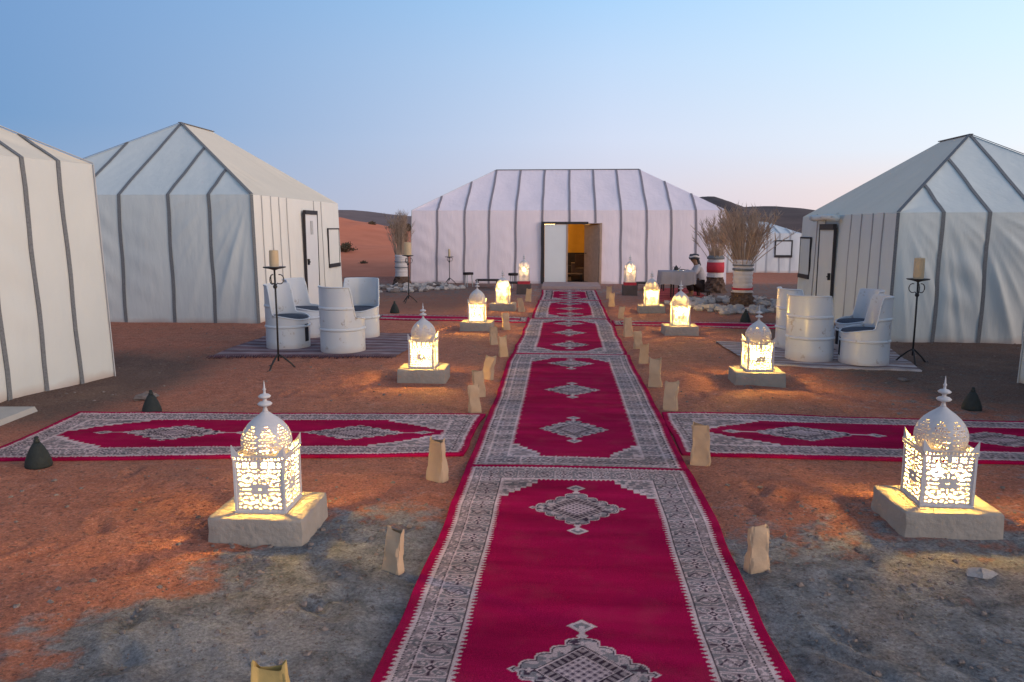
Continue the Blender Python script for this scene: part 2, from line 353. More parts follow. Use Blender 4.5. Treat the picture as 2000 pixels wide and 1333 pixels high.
# red channel: grey gravelly sand; green: dark trodden ground by the tents; blue: pale crust
lineL = sstep(-0.30, 0.30, (X+1.72)-(Y-3.5)*0.5 + 1.3*wob + 0.9*(fbm(X*3.1, Y*3.1, 91, 5)-0.5))*(X < 0.2)
gR = np.clip(1-sstep(3.4, 4.9, Y+wob), 0, 1)*(X >= 0.2)
greyF = np.clip(lineL*(1-sstep(3.6, 5.0, Y)) + gR*sstep(-0.2, 0.5, X+0.2) + 0.35*sstep(2.0, 3.6, X+wob)*(1-sstep(10, 14, Y)), 0, 1)
greyF = np.maximum(greyF, 0.5*sstep(15, 20, Y+3*wob)*(1-sstep(22, 26, Y)))
darkF = np.clip(0.95*sstep(2.3, 4.4, X+1.5*wob+0.12*(Y-7))*sstep(5.5, 8, Y+wob)*(1-sstep(12.5, 16, Y)) + 0.85*sstep(-3.5, -4.7, X+wob)*sstep(5.2, 6.6, Y)*(1-sstep(8.8, 11, Y+2*wob)), 0, 1)
darkF = np.maximum(darkF, 0.55*sstep(1.2, 2.4, np.abs(X))*sstep(13.8, 16, Y+wob)*(1-sstep(22.8, 24, Y)))
crust = np.clip(sstep(0.1, 0.9, 1-((X+1.35)/0.55)**2-((Y-2.75)/0.32)**2+0.9*wob)*0.55, 0, 1)*(X < 0)
HZ = hg(X, Y); frg = np.random.default_rng(5)
for k in range(420):                  # footprints and scuffs: a heel and a sole pressed in, a little sand heaped round them
    fy = 2.2+12*frg.random()**1.6; fx = frg.uniform(-5, 5)*(0.4+fy/16)
    if carpet_zone(fx, fy) > .05: continue
    a = frg.normal(PI/2, .7); ca, sa = math.cos(a), math.sin(a); sel = (np.abs(X-fx) < .4) & (np.abs(Y-fy) < .4)
    dx, dy = X[sel]-fx, Y[sel]-fy; l = (dx*ca+dy*sa)/.13; w = (-dx*sa+dy*ca)/.05; q = l*l+w*w; dpt = frg.uniform(.008, .022)
    HZ[sel] += (-dpt*np.exp(-q*1.2)+dpt*.55*np.exp(-(np.sqrt(q)-1.5)**2*3))*(1-carpet_zone(X[sel], Y[sel]))
P = np.stack([X, Y, HZ], -1)
far = sstep(25, 45, np.maximum(np.abs(X), np.abs(Y)))
P[..., 2] = P[..., 2]*(1-far)-0.02*far
tag(link('ground', grid_mesh('ground', P, M_ground, True, np.stack([greyF, darkF, crust], -1))), 'red brown desert sand with grey gravelly patches underfoot', kind='structure')

def terrain_mat(name, c1, c2, sc, bump):
    m = mat(name, c1, 0.95, 0.0, sc, bump, sc*4, spec=0.1, detail=8); t = m.node_tree; b = t.nodes['Principled BSDF']
    mx = [n for n in t.nodes if n.bl_idname == 'ShaderNodeMix'][0]; mx.inputs[6].default_value = (*c1, 1); mx.inputs[7].default_value = (*c2, 1)
    return m
M_dune = terrain_mat('dune_sand', (0.55, 0.165, 0.095), (0.78, 0.265, 0.155), 0.9, 0.6)
M_hill = terrain_mat('grey_hill', (0.15, 0.10, 0.095), (0.27, 0.195, 0.19), 0.22, 0.8)
M_rhill = terrain_mat('dark_hill', (0.075, 0.052, 0.052), (0.17, 0.12, 0.115), 0.25, 1.0)
# the red dune between the left tent and the dining tent: crest falls to the right
u = np.linspace(-60, 6, 190); v = np.linspace(0, 1, 60); U, V = np.meshgrid(u, v)
Yd = 24.5+V*40
crest = np.interp(U, [-60, -30, -16, -13.4, -12.4, -11.4, -10, -8, -4, 6], [4.2, 3.4, 2.6, 2.32, 2.1, 1.98, 1.68, 1.40, 0.9, 0.0])
prof = np.interp(V, [0, 0.06, 0.25, 0.42, 0.52, 0.7, 1.0], [-0.05, 0.06, 0.46, 0.86, 1.0, 0.75, -0.2])
Zd = crest*prof + (0.22*(fbm(U*0.35, Yd*0.35, 31, 4)-0.5)+0.05*(fbm(U*2, Yd*1.2, 37, 3)-0.5))*sstep(0, 0.1, V)*(1-sstep(0.44, 0.5, V)*0.7)
Zd = np.where(crest < 0.05, -0.15, Zd)
tag(link('sand_dune', grid_mesh('sand_dune', np.stack([U, Yd, Zd], -1), M_dune)), kind='structure')
def ridge(name, m, xs, zs, y0, depth, seed, rough, n=220):
    u = np.linspace(xs[0], xs[-1], n); v = np.linspace(0, 1, 40); U, V = np.meshgrid(u, v)
    cr = np.interp(U, xs, zs)
    Z = cr*np.sin(np.clip(V/0.62, 0, 1)*PI/2)**0.8*np.where(V > 0.62, 1-((V-0.62)/0.38)**2, 1) - 0.3
    Z += rough*(fbm(U*0.16, V*9, seed, 5)-0.5)*sstep(0.03, 0.3, V)
    return tag(link(name, grid_mesh(name, np.stack([U, y0+V*depth, Z], -1), m)), kind='structure')
ridge('grey_hill', M_hill, [-260, -140, -80, -50, -44, -40, -34, -29, -20, -5], [9, 10, 8, 5.6, 5.35, 5.35, 4.6, 4.2, 3, 0.5], 106, 70, 41, 0.5)
ridge('rocky_hill', M_rhill, [-20, 5, 15, 21, 24.2, 25.3, 26.8, 28.3, 29.2, 30.6, 33, 38, 42, 46, 52, 70, 110, 220], [1, 3, 5.2, 6.6, 7.3, 7.75, 7.7, 7.0, 6.7, 6.05, 5.8, 5.85, 5.6, 5.0, 4.8, 6.5, 9, 12], 106, 70, 47, 0.55, 300)
# dark shrubs on the dune's crest, small stones and pebbles
def blob_mesh(name, m, r=1.0, seed=0, flat=0.7, n=(9, 7), amp=0.35):
    rg = np.random.default_rng(seed); mb = MB(); a, b = n; vs = []; fs = []
    ph = rg.uniform(0, 6, 6)
    for j in range(b):
        t = PI*(j+0.02)/(b-1+0.04)
        for i in range(a):
            f = 2*PI*i/a; k = 1+amp*(0.5*math.sin(2*f+ph[0])*math.sin(t*2+ph[1])+0.5*math.sin(3*f+ph[2]+t)+rg.uniform(-.35, .35))
            vs.append((r*k*math.sin(t)*math.cos(f), r*k*math.sin(t)*math.sin(f), r*flat*k*math.cos(t)))
    for j in range(b-1):
        for i in range(a): i2 = (i+1) % a; fs.append((j*a+i, (j+1)*a+i, (j+1)*a+i2, j*a+i2))
    mb.add(vs, fs); return mb.mesh(name, m)
stones = [blob_mesh('stone', M_stone, 1, s, 0.62, (7, 5)) for s in range(5)]
stonesD = [blob_mesh('stone', M_stoneD, 1, 20+s, 0.6, (7, 5)) for s in range(4)]
def shrub(loc, r, label):
    mb = MB()
    for k in range(90):
        a = random.uniform(0, 2*PI); t = random.uniform(0.1, 1.3); d = Vector((math.cos(a)*math.sin(t), math.sin(a)*math.sin(t), math.cos(t)*0.8))*r*random.uniform(.6, 1)
        mb.tube([(0, 0, 0), d*0.6+Vector((0, 0, .05*r)), d], [0.02*r, .012*r, .004*r], 3)
        for q in range(6):
            p = d*random.uniform(.45, 1); e = Vector((random.uniform(-1, 1), random.uniform(-1, 1), random.uniform(-.6, 1)))*0.16*r; f2 = e.cross(Vector((0.3, 1, .2))).normalized()*0.05*r
            mb.add([p, p+e*.5+f2, p+e, p+e*.5-f2], [(0, 1, 2, 3)])
    return tag(mb.build('desert_shrub', mat('shrub_leaf', (0.13, 0.095, 0.06), 0.9, 0.4, 9), None, loc), label, 'shrub', 'dark shrubs on the dune')
def dune_z(x, y):
    i = np.argmin(np.abs(u_d-x)); j = np.argmin(np.abs(v_d-(y-24.5)/40)); return float(Zd[j, i])
u_d = np.linspace(-60, 6, 190); v_d = np.linspace(0, 1, 60)
for (x, y, r, lb) in [(-11.2, 44.5, .35, 'small dark desert shrub on the dune crest, left of the two smaller ones'), (-10.0, 44.5, .35, 'small dark desert shrub on the dune crest, nearer the palm stump'),
                      (-9.0, 44.0, .6, 'large dark desert shrub on the dune crest beside the dining tent'), (-7.8, 29.5, .22, 'low dry shrub on the lower face of the red dune'),
                      (-9.5, 33, .55, 'wide olive brown shrub spreading on the dune beside the left tent')]:
    shrub((x, y, dune_z(x, y)-0.03), r, lb)
mb = MB(); k = 0
base = [[Vector(v.co) for v in m.vertices] for m in stonesD]; bf = [[tuple(p.vertices) for p in m.polygons] for m in stonesD]
while k < 3600:
    y = 2.3+(16*random.random()**2.0 if k % 2 else 2.2*random.random()); x = random.uniform(-6, 6)*(0.35+y/14) if k % 2 else random.uniform(-1.9, 3.2)
    if carpet_zone(x, y) > 0.2: continue
    r = 0.004+0.014*random.random()**4; q = random.randrange(4); a = random.uniform(0, 6); co, si = math.cos(a), math.sin(a)
    z = gz(x, y); mb.add([(x+r*(p.x*co-p.y*si), y+r*(p.x*si+p.y*co), z+r*(p.z+0.15)) for p in base[q]], bf[q]); k += 1
tag(mb.build('pebbles', mat('pebble', (0.21, 0.165, 0.15), 0.95, 0.85, 40)), 'loose pebbles and clods scattered on the sand', 'pebbles', kind='stuff')
for i, (x, y, r) in enumerate([(2.0, 3.62, .055), (-4.05, 7.05, .1), (0.62+3.1, 8.55, .05)]):
    lb = ['pale chipped stone lying in front of the nearest right plinth', 'flat dark rock on the sand before the nearest left tent', 'small stone on the dark sand by the right candle stand'][i]
    o = link('rock', stones[i] if i == 0 else stonesD[i], None, (x, y, gz(x, y)+r*.2), i*1.3); o.scale = (r*1.3, r, r*.7); tag(o, lb, 'rock')
sm = MB(); sm.box((0, 0, 0.03), (1.5, 0.55, 0.07), 0.08, 0, 0.96)
tag(sm.build('stone_slab', M_slab, None, (-5.5, 6.2, gz(-5.5, 6.2)-0.01)), 'pale flat stone slab on the sand below the nearest left tent', 'slab')

# ------------------------------------------------------------------ carpets
CR = np.array((0.36, 0.005, 0.056)); CRD = np.array((0.23, 0.004, 0.035)); LT = np.array((0.62, 0.445, 0.435)); GY = np.array((0.31, 0.225, 0.225)); DK = np.array((0.035, 0.02, 0.03)); GB = np.array((0.195, 0.165, 0.17))
def put(c, m, col): c[m] = col
def tri(x): return np.abs((x % 1.0)*2-1)
def weave(Wd, Ld, nu, nv, meds, mw=0.285, ml=0.29, bd=0.305, fin=0.345, cut=(0.21, 0.28)):
    u = np.linspace(0, Wd, nu); v = np.linspace(0, Ld, nv); U, V = np.meshgrid(u, v)
    uu = np.minimum(U, Wd-U); vv = np.minimum(V, Ld-V); d = np.minimum(uu, vv); s = np.where(uu < vv, V, U)   # s runs along the border
    k = bd/0.305; D = d/k
    c = np.empty(U.shape+(3,)); c[:] = CR
    saw = 0.040+0.022*tri(s/(0.030*k))
    put(c, (D > saw), LT)
    put(c, (D > 0.074) & (D < 0.080) & (tri(s/0.016) > 0.3), DK)
    band = (D >= 0.080) & (D < 0.118); put(c, band, GY); put(c, band & (vnoise(U*85, V*85, 5) > 0.62), LT*0.95); put(c, band & (vnoise(U*85+9, V*85, 6) > 0.72), GB)
    put(c, (D >= 0.118) & (D < 0.124) & (tri(s/0.016) > 0.25), DK)
    main = (D >= 0.128) & (D < 0.265); put(c, main, GY)
    p = (D-0.1965)/0.0685; T = 0.125*k; q = ((s/T) % 1.0)*2-1; odd = (np.floor(s/T).astype(int) % 2) == 1
    put(c, main & (np.abs(q) > 0.93), LT)
    fl = main & odd; r = np.hypot(p*0.9, q)
    leaf = np.hypot((np.abs(p)-0.52)*0.8+(np.abs(q)-0.5)*0.6, (np.abs(q)-0.5)*1.5-(np.abs(p)-0.52)*0.9)
    put(c, fl & (leaf < 0.52), LT); put(c, fl & (leaf < 0.40), GB*1.1); put(c, fl & (leaf < 0.15), LT)
    pet = np.abs(np.abs(p)-np.abs(q)*0.0)
    put(c, fl & ((np.abs(p)*1.3+np.abs(q)*1.1) < 0.52), LT); put(c, fl & ((np.abs(p)*1.3+np.abs(q)*1.1) < 0.40), DK*1.6); put(c, fl & ((np.abs(p)+np.abs(q)) < 0.14), LT)
    put(c, fl & (np.abs(p) < 0.07) & (np.abs(q) > 0.42) & (np.abs(q) < 0.85), DK*2); put(c, fl & (np.abs(q) < 0.06) & (np.abs(p) > 0.5) & (np.abs(p) < 0.92), DK*2)
    md = main & ~odd; e = np.hypot(p*1.02, q*1.25)+0.07*np.cos(8*np.arctan2(q, p))
    put(c, md & (e > 1.12), GB*1.15); put(c, md & (e < 1.0), LT); put(c, md & (e < 0.90), GB); put(c, md & (e < 0.66), GY*1.1); put(c, md & (e < 0.60) & (vnoise(U*120, V*120, 8) > 0.6), LT)
    put(c, md & (np.abs(np.sin(p*6)*0.30-q) < 0.09) & (e < 0.85), DK*1.8)
    put(c, (D >= 0.265) & (D < 0.270), DK)
    inn = (D >= 0.285-0.0)
    field = (d >= bd+0.0)
    put(c, (D >= 0.270) & (D < 0.279+0.026*tri(s/(0.030*k))), LT); 
    g = (D >= 0.279+0.026*tri(s/(0.030*k))); put(c, g, CR)
    # field and its stepped corners
    fu, fv = uu-bd, vv-bd
    cu = np.floor(np.maximum(fu, 0)/0.035)*0.035; cv = np.floor(np.maximum(fv, 0)/0.03)*0.03
    cn = cu/cut[0]+cv/cut[1]; corner = g & (cn < 1)
    put(c, corner, GY); put(c, corner & (vnoise(U*45, V*45, 9) > 0.58), LT*0.9); put(c, corner & (vnoise(U*45+7, V*45, 10) > 0.66), GB); put(c, corner & (cn > 0.86), LT)
    for vc in meds:
        du = np.abs(U-Wd/2); dv = np.abs(V-vc)
        a, bb = du/mw, dv/ml
        b = a+bb; sc_ = 0.075*np.abs(np.sin((a-bb)*PI*2.5)); B = b+0.09-sc_*1.6
        B = np.where((a > 0.9) | (bb > 0.9), np.maximum(b, B-0.04), B)
        M = B < 1.0
        put(c, M, LT); put(c, B < 0.955, DK*1.3); put(c, B < 0.93, GB*1.25)
        blob = vnoise(U*38, V*38, 12); put(c, (B < 0.92) & (blob > 0.62), LT*0.85); put(c, (B < 0.92) & (blob < 0.27), DK*2)
        put(c, (B < 0.92) & (np.abs(np.sin(a*PI*4.2)*np.sin(bb*PI*4.2)) < 0.10), LT*0.85)
        put(c, b < 0.66, DK*1.2); put(c, b < 0.635, LT); put(c, b < 0.60, GY)
        put(c, (b < 0.60) & (b > 0.42) & (tri((a-bb)*7) > 0.55), DK*1.5)
        put(c, b < 0.43, DK); put(c, b < 0.405, LT*0.9); put(c, b < 0.375, np.array((0.34, 0.24, 0.26)))
        put(c, (b < 0.375) & (np.abs(np.sin((a+bb)*22)*np.sin((a-bb)*22)) < 0.25), LT*0.9); put(c, (b < 0.375) & (np.abs(np.sin((a+bb)*22)*np.sin((a-bb)*22)) > 0.75), DK*2)
        f1 = du/(0.062*mw/0.285)+np.abs(dv-fin)/(0.058*ml/0.29); put(c, f1 < 1.0, LT); put(c, f1 < 0.62, GB*1.2)
        put(c, (du < 0.012) & (dv > ml*0.86) & (dv < fin), LT)
    return u, v, c
def carpet(name, label, x0, y0, x1, y1, along, step, meds, lift=0.012, group=None, seed=0, corners=None, rip=0.007, loc_z=0.0, **kw):
    """a carpet on the plan rectangle (or four corners); along = 'y' or 'x' is its long direction"""
    if corners is None: corners = [(x0, y0), (x1, y0), (x1, y1), (x0, y1)]
    c0, c1, c2, c3 = [np.array(p, float) for p in corners]            # u along c0->c1, v along c0->c3
    Wd = (np.linalg.norm(c1-c0)+np.linalg.norm(c2-c3))/2; Ld = (np.linalg.norm(c3-c0)+np.linalg.norm(c2-c1))/2
    nu, nv = int(Wd/step)+1, int(Ld/step)+1
    u, v, col = weave(Wd, Ld, nu, nv, meds, **kw)
    a = (u/Wd)[None, :, None]; b = (v/Ld)[:, None, None]
    P2 = (c0*(1-a)+c1*a)*(1-b)+(c3*(1-a)+c2*a)*b
    Xc, Yc = P2[..., 0], P2[..., 1]
    # hand laid: the edges wander a little, the pile ripples
    ed = 0.016*(fbm(Yc*1.1+seed, Xc*0.2, 51+seed, 3)-0.5)*2
    uu = (u/Wd)[None, :]*2-1; vv = (v/Ld)[:, None]*2-1
    w1 = 0.034*(fbm(np.broadcast_to((v[:, None])*0.9, Xc.shape)+seed*3.1, np.sign(uu)+0*Xc, 61+seed, 3)-0.5)*2*np.abs(uu)**2
    w2 = 0.030*(fbm(np.broadcast_to((u[None, :])*1.2, Xc.shape)+seed*1.7, np.sign(vv)+0*Xc, 71+seed, 3)-0.5)*2*np.abs(vv)**8
    du_ = (c1-c0)/Wd; dv_ = (c3-c0)/Ld
    Xc = Xc+du_[0]*w1+dv_[0]*w2; Yc = Yc+du_[1]*w1+dv_[1]*w2
    Z = hg_low(Xc, Yc)+lift+rip*(fbm(Xc*1.5+seed, Yc*2.8, 81+seed, 3)-0.3)*2
    top = np.stack([Xc, Yc, Z], -1)
    # a rim that turns the edge down to the sand gives the carpet its thickness
    def rim(A, side):
        o = A.copy(); o[..., 2] -= lift+0.01; return o
    P = np.concatenate([rim(top[:1], 0), top, rim(top[-1:], 0)], 0)
    P = np.concatenate([rim(P[:, :1], 0), P, rim(P[:, -1:], 0)], 1)
    cc = np.concatenate([col[:1]*0+CRD, col, col[-1:]*0+CRD], 0); cc = np.concatenate([cc[:, :1]*0+CRD, cc, cc[:, -1:]*0+CRD], 1)
    cx, cy = float(top[..., 0].mean()), float(top[..., 1].mean())
    P[..., 0] -= cx; P[..., 1] -= cy
    cr = (c1-c0)[0]*(c3-c0)[1]-(c1-c0)[1]*(c3-c0)[0]
    o = link(name, grid_mesh(name, P, M_carpet, True, cc, flip=cr < 0), None, (cx, cy, loc_z))
    return tag(o, label, 'carpet', group)
GC = 'red carpets laid end to end up to the dining tent'
XL, XR = -0.680, 0.850
carpet('carpet', 'nearest and largest red runner, running in under the camera with two grey medallions in view', XL, 1.2, XR, 5.16, 'y', 0.0058, [-0.10, 1.45, 3.17], 0.018, GC, 1)
carpet('carpet', 'second red runner from the camera, crossed by the side carpets, three grey medallions', XL, 5.10, XR+.005, 10.0, 'y', 0.0125, [1.06, 2.60, 4.16], 0.012, GC, 2)
carpet('carpet', 'third red runner from the camera, beginning between the second pair of lanterns', XL+.01, 9.985, XR-.02, 14.02, 'y', 0.016, [0.86, 2.15, 3.35], 0.014, GC, 3)
carpet('carpet', 'fourth red runner from the camera, beyond the narrow side runners', XL+.07, 14.03, XR-.02, 17.6, 'y', 0.02, [0.75, 1.78, 2.85], 0.013, GC, 4)
carpet('carpet', 'last red runner, ending at the step of the dining tent', XL+.1, 17.62, XR-.02, 20.5, 'y', 0.024, [0.75, 1.5, 2.3], 0.013, GC, 5)
GX = 'red runners laid crosswise off the central carpet'
# u across (c0->c1), v along (c0->c3)
carpet('carpet', 'red side runner to the left behind the nearest left lantern, two pale diamonds', 0, 0, 0, 0, 'x', 0.012, [0.98, 2.42], 0.013, GX, 6,
       corners=[(-0.70, 6.62), (-0.72, 5.40), (-4.22, 4.98), (-4.32, 6.42)], mw=0.235, ml=0.42, bd=0.27, fin=0.56, cut=(0.30, 0.5), rip=0.008)
carpet('carpet', 'red side runner to the right behind the nearest right lantern, two pale diamonds', 0, 0, 0, 0, 'x', 0.012, [1.05, 2.55], 0.013, GX, 7,
       corners=[(0.88, 5.55), (0.88, 6.82), (4.75, 6.70), (4.70, 5.44)], mw=0.235, ml=0.42, bd=0.27, fin=0.56, cut=(0.30, 0.5), rip=0.008)
carpet('carpet', 'narrow red runner to the left at the third pair of lanterns', 0, 0, 0, 0, 'x', 0.02, [], 0.013, GX, 8,
       corners=[(-0.66, 14.2), (-0.66, 13.5), (-3.5, 13.72), (-3.6, 14.45)], bd=0.16, cut=(0.1, 0.3), rip=0.006)
carpet('carpet', 'narrow red runner to the right at the third pair of lanterns', 0, 0, 0, 0, 'x', 0.02, [], 0.013, GX, 9,
       corners=[(0.86, 13.15), (0.86, 13.85), (3.9, 13.5), (3.8, 12.7)], bd=0.16, cut=(0.1, 0.3), rip=0.006)
# striped rugs under the barrel chairs, plain red rug under the tea table
def rug(label, corners, cols, period, fringe, cat='rug', step=0.03, group=None):
    c0, c1, c2, c3 = [np.array(p, float) for p in corners]
    Wd = np.linalg.norm(c1-c0); Ld = np.linalg.norm(c3-c0); nu, nv = int(Wd/step), int(Ld/step)
    a = np.linspace(0, 1, nu)[None, :, None]; b = np.linspace(0, 1, nv)[:, None, None]
    P = (c0*(1-a)+c1*a)*(1-b)+(c3*(1-a)+c2*a)*b; Xc, Yc = P[..., 0], P[..., 1]
    Z = hg(Xc, Yc)+0.014+0.012*(fbm(Xc*3, Yc*3, 5, 3)-0.3)
    sv = (np.arange(nv)/nv*Ld/period); idx = (np.floor(sv*3)*7 % len(cols)).astype(int)
    col = np.array(cols)[idx][:, None, :]*np.ones((1, nu, 1)); col = col*(0.7+0.6*fbm(Xc*9, Yc*9, 7, 3)[..., None])
    P3 = np.stack([Xc, Yc, Z], -1); cx, cy = Xc.mean(), Yc.mean()
    E_ = P3[:1].copy(); E_[..., 2] -= .03; E2 = P3[-1:].copy(); E2[..., 2] -= .03
    P3 = np.concatenate([E_, P3, E2], 0); col = np.concatenate([col[:1], col, col[-1:]], 0); P3[..., 0] -= cx; P3[..., 1] -= cy
    r = thing('rug', label, cat, (cx, cy, 0), 0, group); link('woven_body', grid_mesh('woven_body', P3, M_carpet, True, col), r)
    if fringe:
        mb = MB()
        for k in range(int(Wd/0.03)):
            p = c0+(c1-c0)*(k*0.03/Wd); dd = (c0-c3)/Ld; q = p+dd*random.uniform(.06, .12)+np.array([random.uniform(-.03, .03), 0])
            mb.tube([(p[0]-cx, p[1]-cy, gz(*p)+.022), (q[0]-cx, q[1]-cy, gz(*q)+.01)], 0.006, 4)
        tag(mb.build('fringe', mat('dark_fringe', (0.07, 0.03, 0.045), .95, .3, 10), r), kind='stuff')
    return r
rug('purple and grey striped rug with dark fringe under the left barrel chairs', [(-4.55, 9.45), (-2.15, 9.60), (-2.0, 11.85), (-4.5, 11.9)],
    [(.19, .13, .15), (.25, .20, .225), (.15, .095, .115), (.26, .215, .245), (.20, .12, .13)], .17, True, group='rugs under the barrel chairs')
rug('thin pale striped rug under the right barrel chairs', [(2.25, 9.32), (4.15, 9.08), (4.5, 11.0), (2.2, 11.2)],
    [(.38, .33, .34), (.30, .22, .22), (.42, .38, .40), (.22, .16, .17)], .3, False, group='rugs under the barrel chairs')
rug('plain red rug under the cloth covered table', [(2.1, 17.6), (3.4, 17.5), (3.5, 21.2), (2.1, 21.2)], [(.36, .06, .06), (.44, .10, .09), (.33, .05, .06)], .5, False)

# ------------------------------------------------------------------ tents
class Tent:
    def __init__(s, label, loc, rz, Wd, Ld, he, hr, a0, a1, cv, group=None, flare=0.04, wrinkle=0.012):
        s.W, s.L, s.he, s.hr, s.a0, s.a1, s.cv, s.fl, s.wr = Wd, Ld, he, hr, a0, a1, cv, flare, wrinkle
        s.o = thing('canvas_tent', label, 'tent', loc, rz, group); s.seed = int(abs(loc[0]*13+loc[1]*7)) + 1
    def side(s, k):
        W_, L_ = s.W, s.L
        if k == 'S': return Vector((-W_/2, -L_/2, 0)), Vector((1, 0, 0)), Vector((0, 1, 0)), W_, W_/2, W_/2, s.a0
        if k == 'E': return Vector((W_/2, -L_/2, 0)), Vector((0, 1, 0)), Vector((-1, 0, 0)), L_, s.a0, s.a1, W_/2
        if k == 'N': return Vector((W_/2, L_/2, 0)), Vector((-1, 0, 0)), Vector((0, -1, 0)), W_, W_/2, W_/2, s.a1
        return Vector((-W_/2, L_/2, 0)), Vector((0, -1, 0)), Vector((1, 0, 0)), L_, s.a1, s.a0, W_/2
    def pt(s, k, d, z):            # a point on the wall, flared a little outward at the foot
        O, t, n, ln, _, _, _ = s.side(k); f = s.fl*(1-z/s.he)
        return O+t*d+t*((d/ln-0.5)*2*f)-n*f+Vector((0, 0, z))
    def rp(s, k, d, h):            # a point on the roof slope; h = 0 at the eave, 1 at the ridge
        O, t, n, ln, la, lb, run = s.side(k); return O+t*d+n*(run*h)+Vector((0, 0, s.he+(s.hr-s.he)*h))
    def top(s, k, d):
        _, _, _, ln, la, lb, _ = s.side(k); return max(0.0, min(1.0, d/la, (ln-d)/lb))
    def panels(s, k, cuts, openings=(), mw=None, fans=(), rm=None):
        """one canvas panel between each pair of seams, wall and roof; openings = (d0, d1, z0, z1)"""
        O, t, n, ln, la, lb, run = s.side(k); cuts = sorted(set([0.0, ln]+list(cuts))); rg = random.Random(s.seed+ord(k))
        out = -n; rn = (out*(s.hr-s.he)+Vector((0, 0, run))).normalized()
        for pi_, (a, b) in enumerate(zip(cuts[:-1], cuts[1:])):
            fan = dict(fans).get(pi_)
            segs = [(a, b, 0.0, s.he)]
            for (d0, d1, z0, z1) in openings:
                nw = []
                for (p, q, lo, hi) in segs:
                    i0, i1 = max(p, d0), min(q, d1)
                    if i1-i0 < 1e-4 or z1 <= lo or z0 >= hi: nw.append((p, q, lo, hi)); continue
                    if i0 > p+1e-4: nw.append((p, i0, lo, hi))
                    if i1 < q-1e-4: nw.append((i1, q, lo, hi))
                    if z0 > lo+1e-4: nw.append((i0, i1, lo, z0))
                    if z1 < hi-1e-4: nw.append((i0, i1, z1, hi))
                segs = nw
            mb = MB(); ph = rg.uniform(0, 6); bl = rg.uniform(.5, 1.2)*0.02; tens = rg.uniform(0.25, .6)*rg.choice((1, 1, -1))
            for (p, q, lo, hi) in segs:
                st_ = .5 if fan else 1; nx, nz = max(3, min(28, int((q-p)/(0.06*st_)))), max(3, int((hi-lo)/(0.07*st_))); vs = []
                for j in range(nz+1):
                    z = lo+(hi-lo)*j/nz
                    for i in range(nx+1):
                        d = p+(q-p)*i/nx; uu = (d-a)/(b-a); edge = math.sin(PI*max(0, min(1, uu)))*math.sin(PI*min(1, z/s.he*.92+.04))
                        wv = s.wr*math.sin((d*tens*3.2+z*2.0)*6.5+ph)*(0.4+0.6*math.sin(d*2.1+ph))
                        off = (bl*1.0+wv)*edge
                        if fan:
                            fx, fk, fa = fan; th = math.atan2(d-(a+fx*(b-a)), s.he+.12-z); rr = math.hypot(d-(a+fx*(b-a)), s.he+.12-z)
                            off += fa*(max(0, math.sin(th*fk+ph+.8*math.sin(th*5)))**2+.5*max(0, math.sin(th*fk*2.3+ph))**2)*min(1, rr*.8)*edge**.5
                        if z < 0.02: off += 0.02*math.sin(d*7+ph)
                        P_ = s.pt(k, d, z)+out*off
                        if j == 0 and lo == 0: P_.z += -0.03
                        vs.append(P_)
                fs = [(j*(nx+1)+i, j*(nx+1)+i+1, (j+1)*(nx+1)+i+1, (j+1)*(nx+1)+i) for j in range(nz) for i in range(nx)]
                mb.add(vs, fs)
            if mb.v: mb.build('wall_panel', mw or s.cv, s.o, smooth=True)
            mb = MB(); brk = [x for x in (la, ln-lb) if a+1e-3 < x < b-1e-3]
            ds = sorted(set([a+(b-a)*i/8 for i in range(9)]+brk)); nh = 12; vs = []
            for j in range(nh+1):
                for d in ds:
                    h = s.top(k, d)*j/nh; uu = (d-a)/(b-a)
                    sag = -0.018*math.sin(PI*uu)*math.sin(PI*j/nh) + 0.006*math.sin(d*9+j*0.8+ph)*math.sin(PI*j/nh)*math.sin(PI*uu)
                    vs.append(s.rp(k, d, h)+rn*sag)
            m = len(ds); mb.add(vs, [(j*m+i, j*m+i+1, (j+1)*m+i+1, (j+1)*m+i) for j in range(nh) for i in range(m-1)])
            mb.build('roof_panel', rm or mw or s.cv, s.o, smooth=True)
    def strap(s, k, d, w, m, roof=True, zlo=0.0, name='seam_strap'):
        O, t, n, ln, la, lb, run = s.side(k); out = -n; rn = (out*(s.hr-s.he)+Vector((0, 0, run))).normalized(); pts = []; nr = []
        for j in range(9):
            z = zlo+(s.he-zlo)*j/8; pts.append(s.pt(k, d, z)+t*(0.008*math.sin(z*5+d*9))+(Vector((0, 0, -.03)) if z == 0 else Vector())); nr.append(out if j < 8 else (out+rn))
        if roof:
            h = s.top(k, d)
            for j in range(1, 6): pts.append(s.rp(k, d, h*j/5*0.998)+t*(0.006*math.sin(j*1.9+d))); nr.append(rn)
        mb = MB(); mb.ribbon(pts, nr, w, 0.008, 0.006); mb.build(name, m, s.o)
    def hips(s, w, m, which='0123', ridge=True):
        cs = {'0': ('S', 0, Vector((0, -s.L/2+s.a0, s.hr))), '1': ('E', 0, Vector((0, -s.L/2+s.a0, s.hr))), '2': ('N', 0, Vector((0, s.L/2-s.a1, s.hr))), '3': ('W', 0, Vector((0, s.L/2-s.a1, s.hr)))}
        for c in which:
            k, d, ap = cs[c]; p = s.side(k)[0].copy(); p.z = s.he; nrm = Vector((p.x, p.y, 0)).normalized()*0.55+Vector((0, 0, .85))
            mb = MB(); mb.ribbon([p+(ap-p)*i/6 for i in range(7)], [nrm]*7, w, 0.008, 0.01); mb.build('hip_strap', m, s.o)
            mb = MB(); base = [s.pt(k, 0, s.he*j/8) for j in range(9)]; nn = Vector((p.x, p.y, 0)).normalized()
            mb.ribbon(base, [nn]*9, w*0.9, 0.01, 0.004); mb.build('corner_strap', m, s.o)
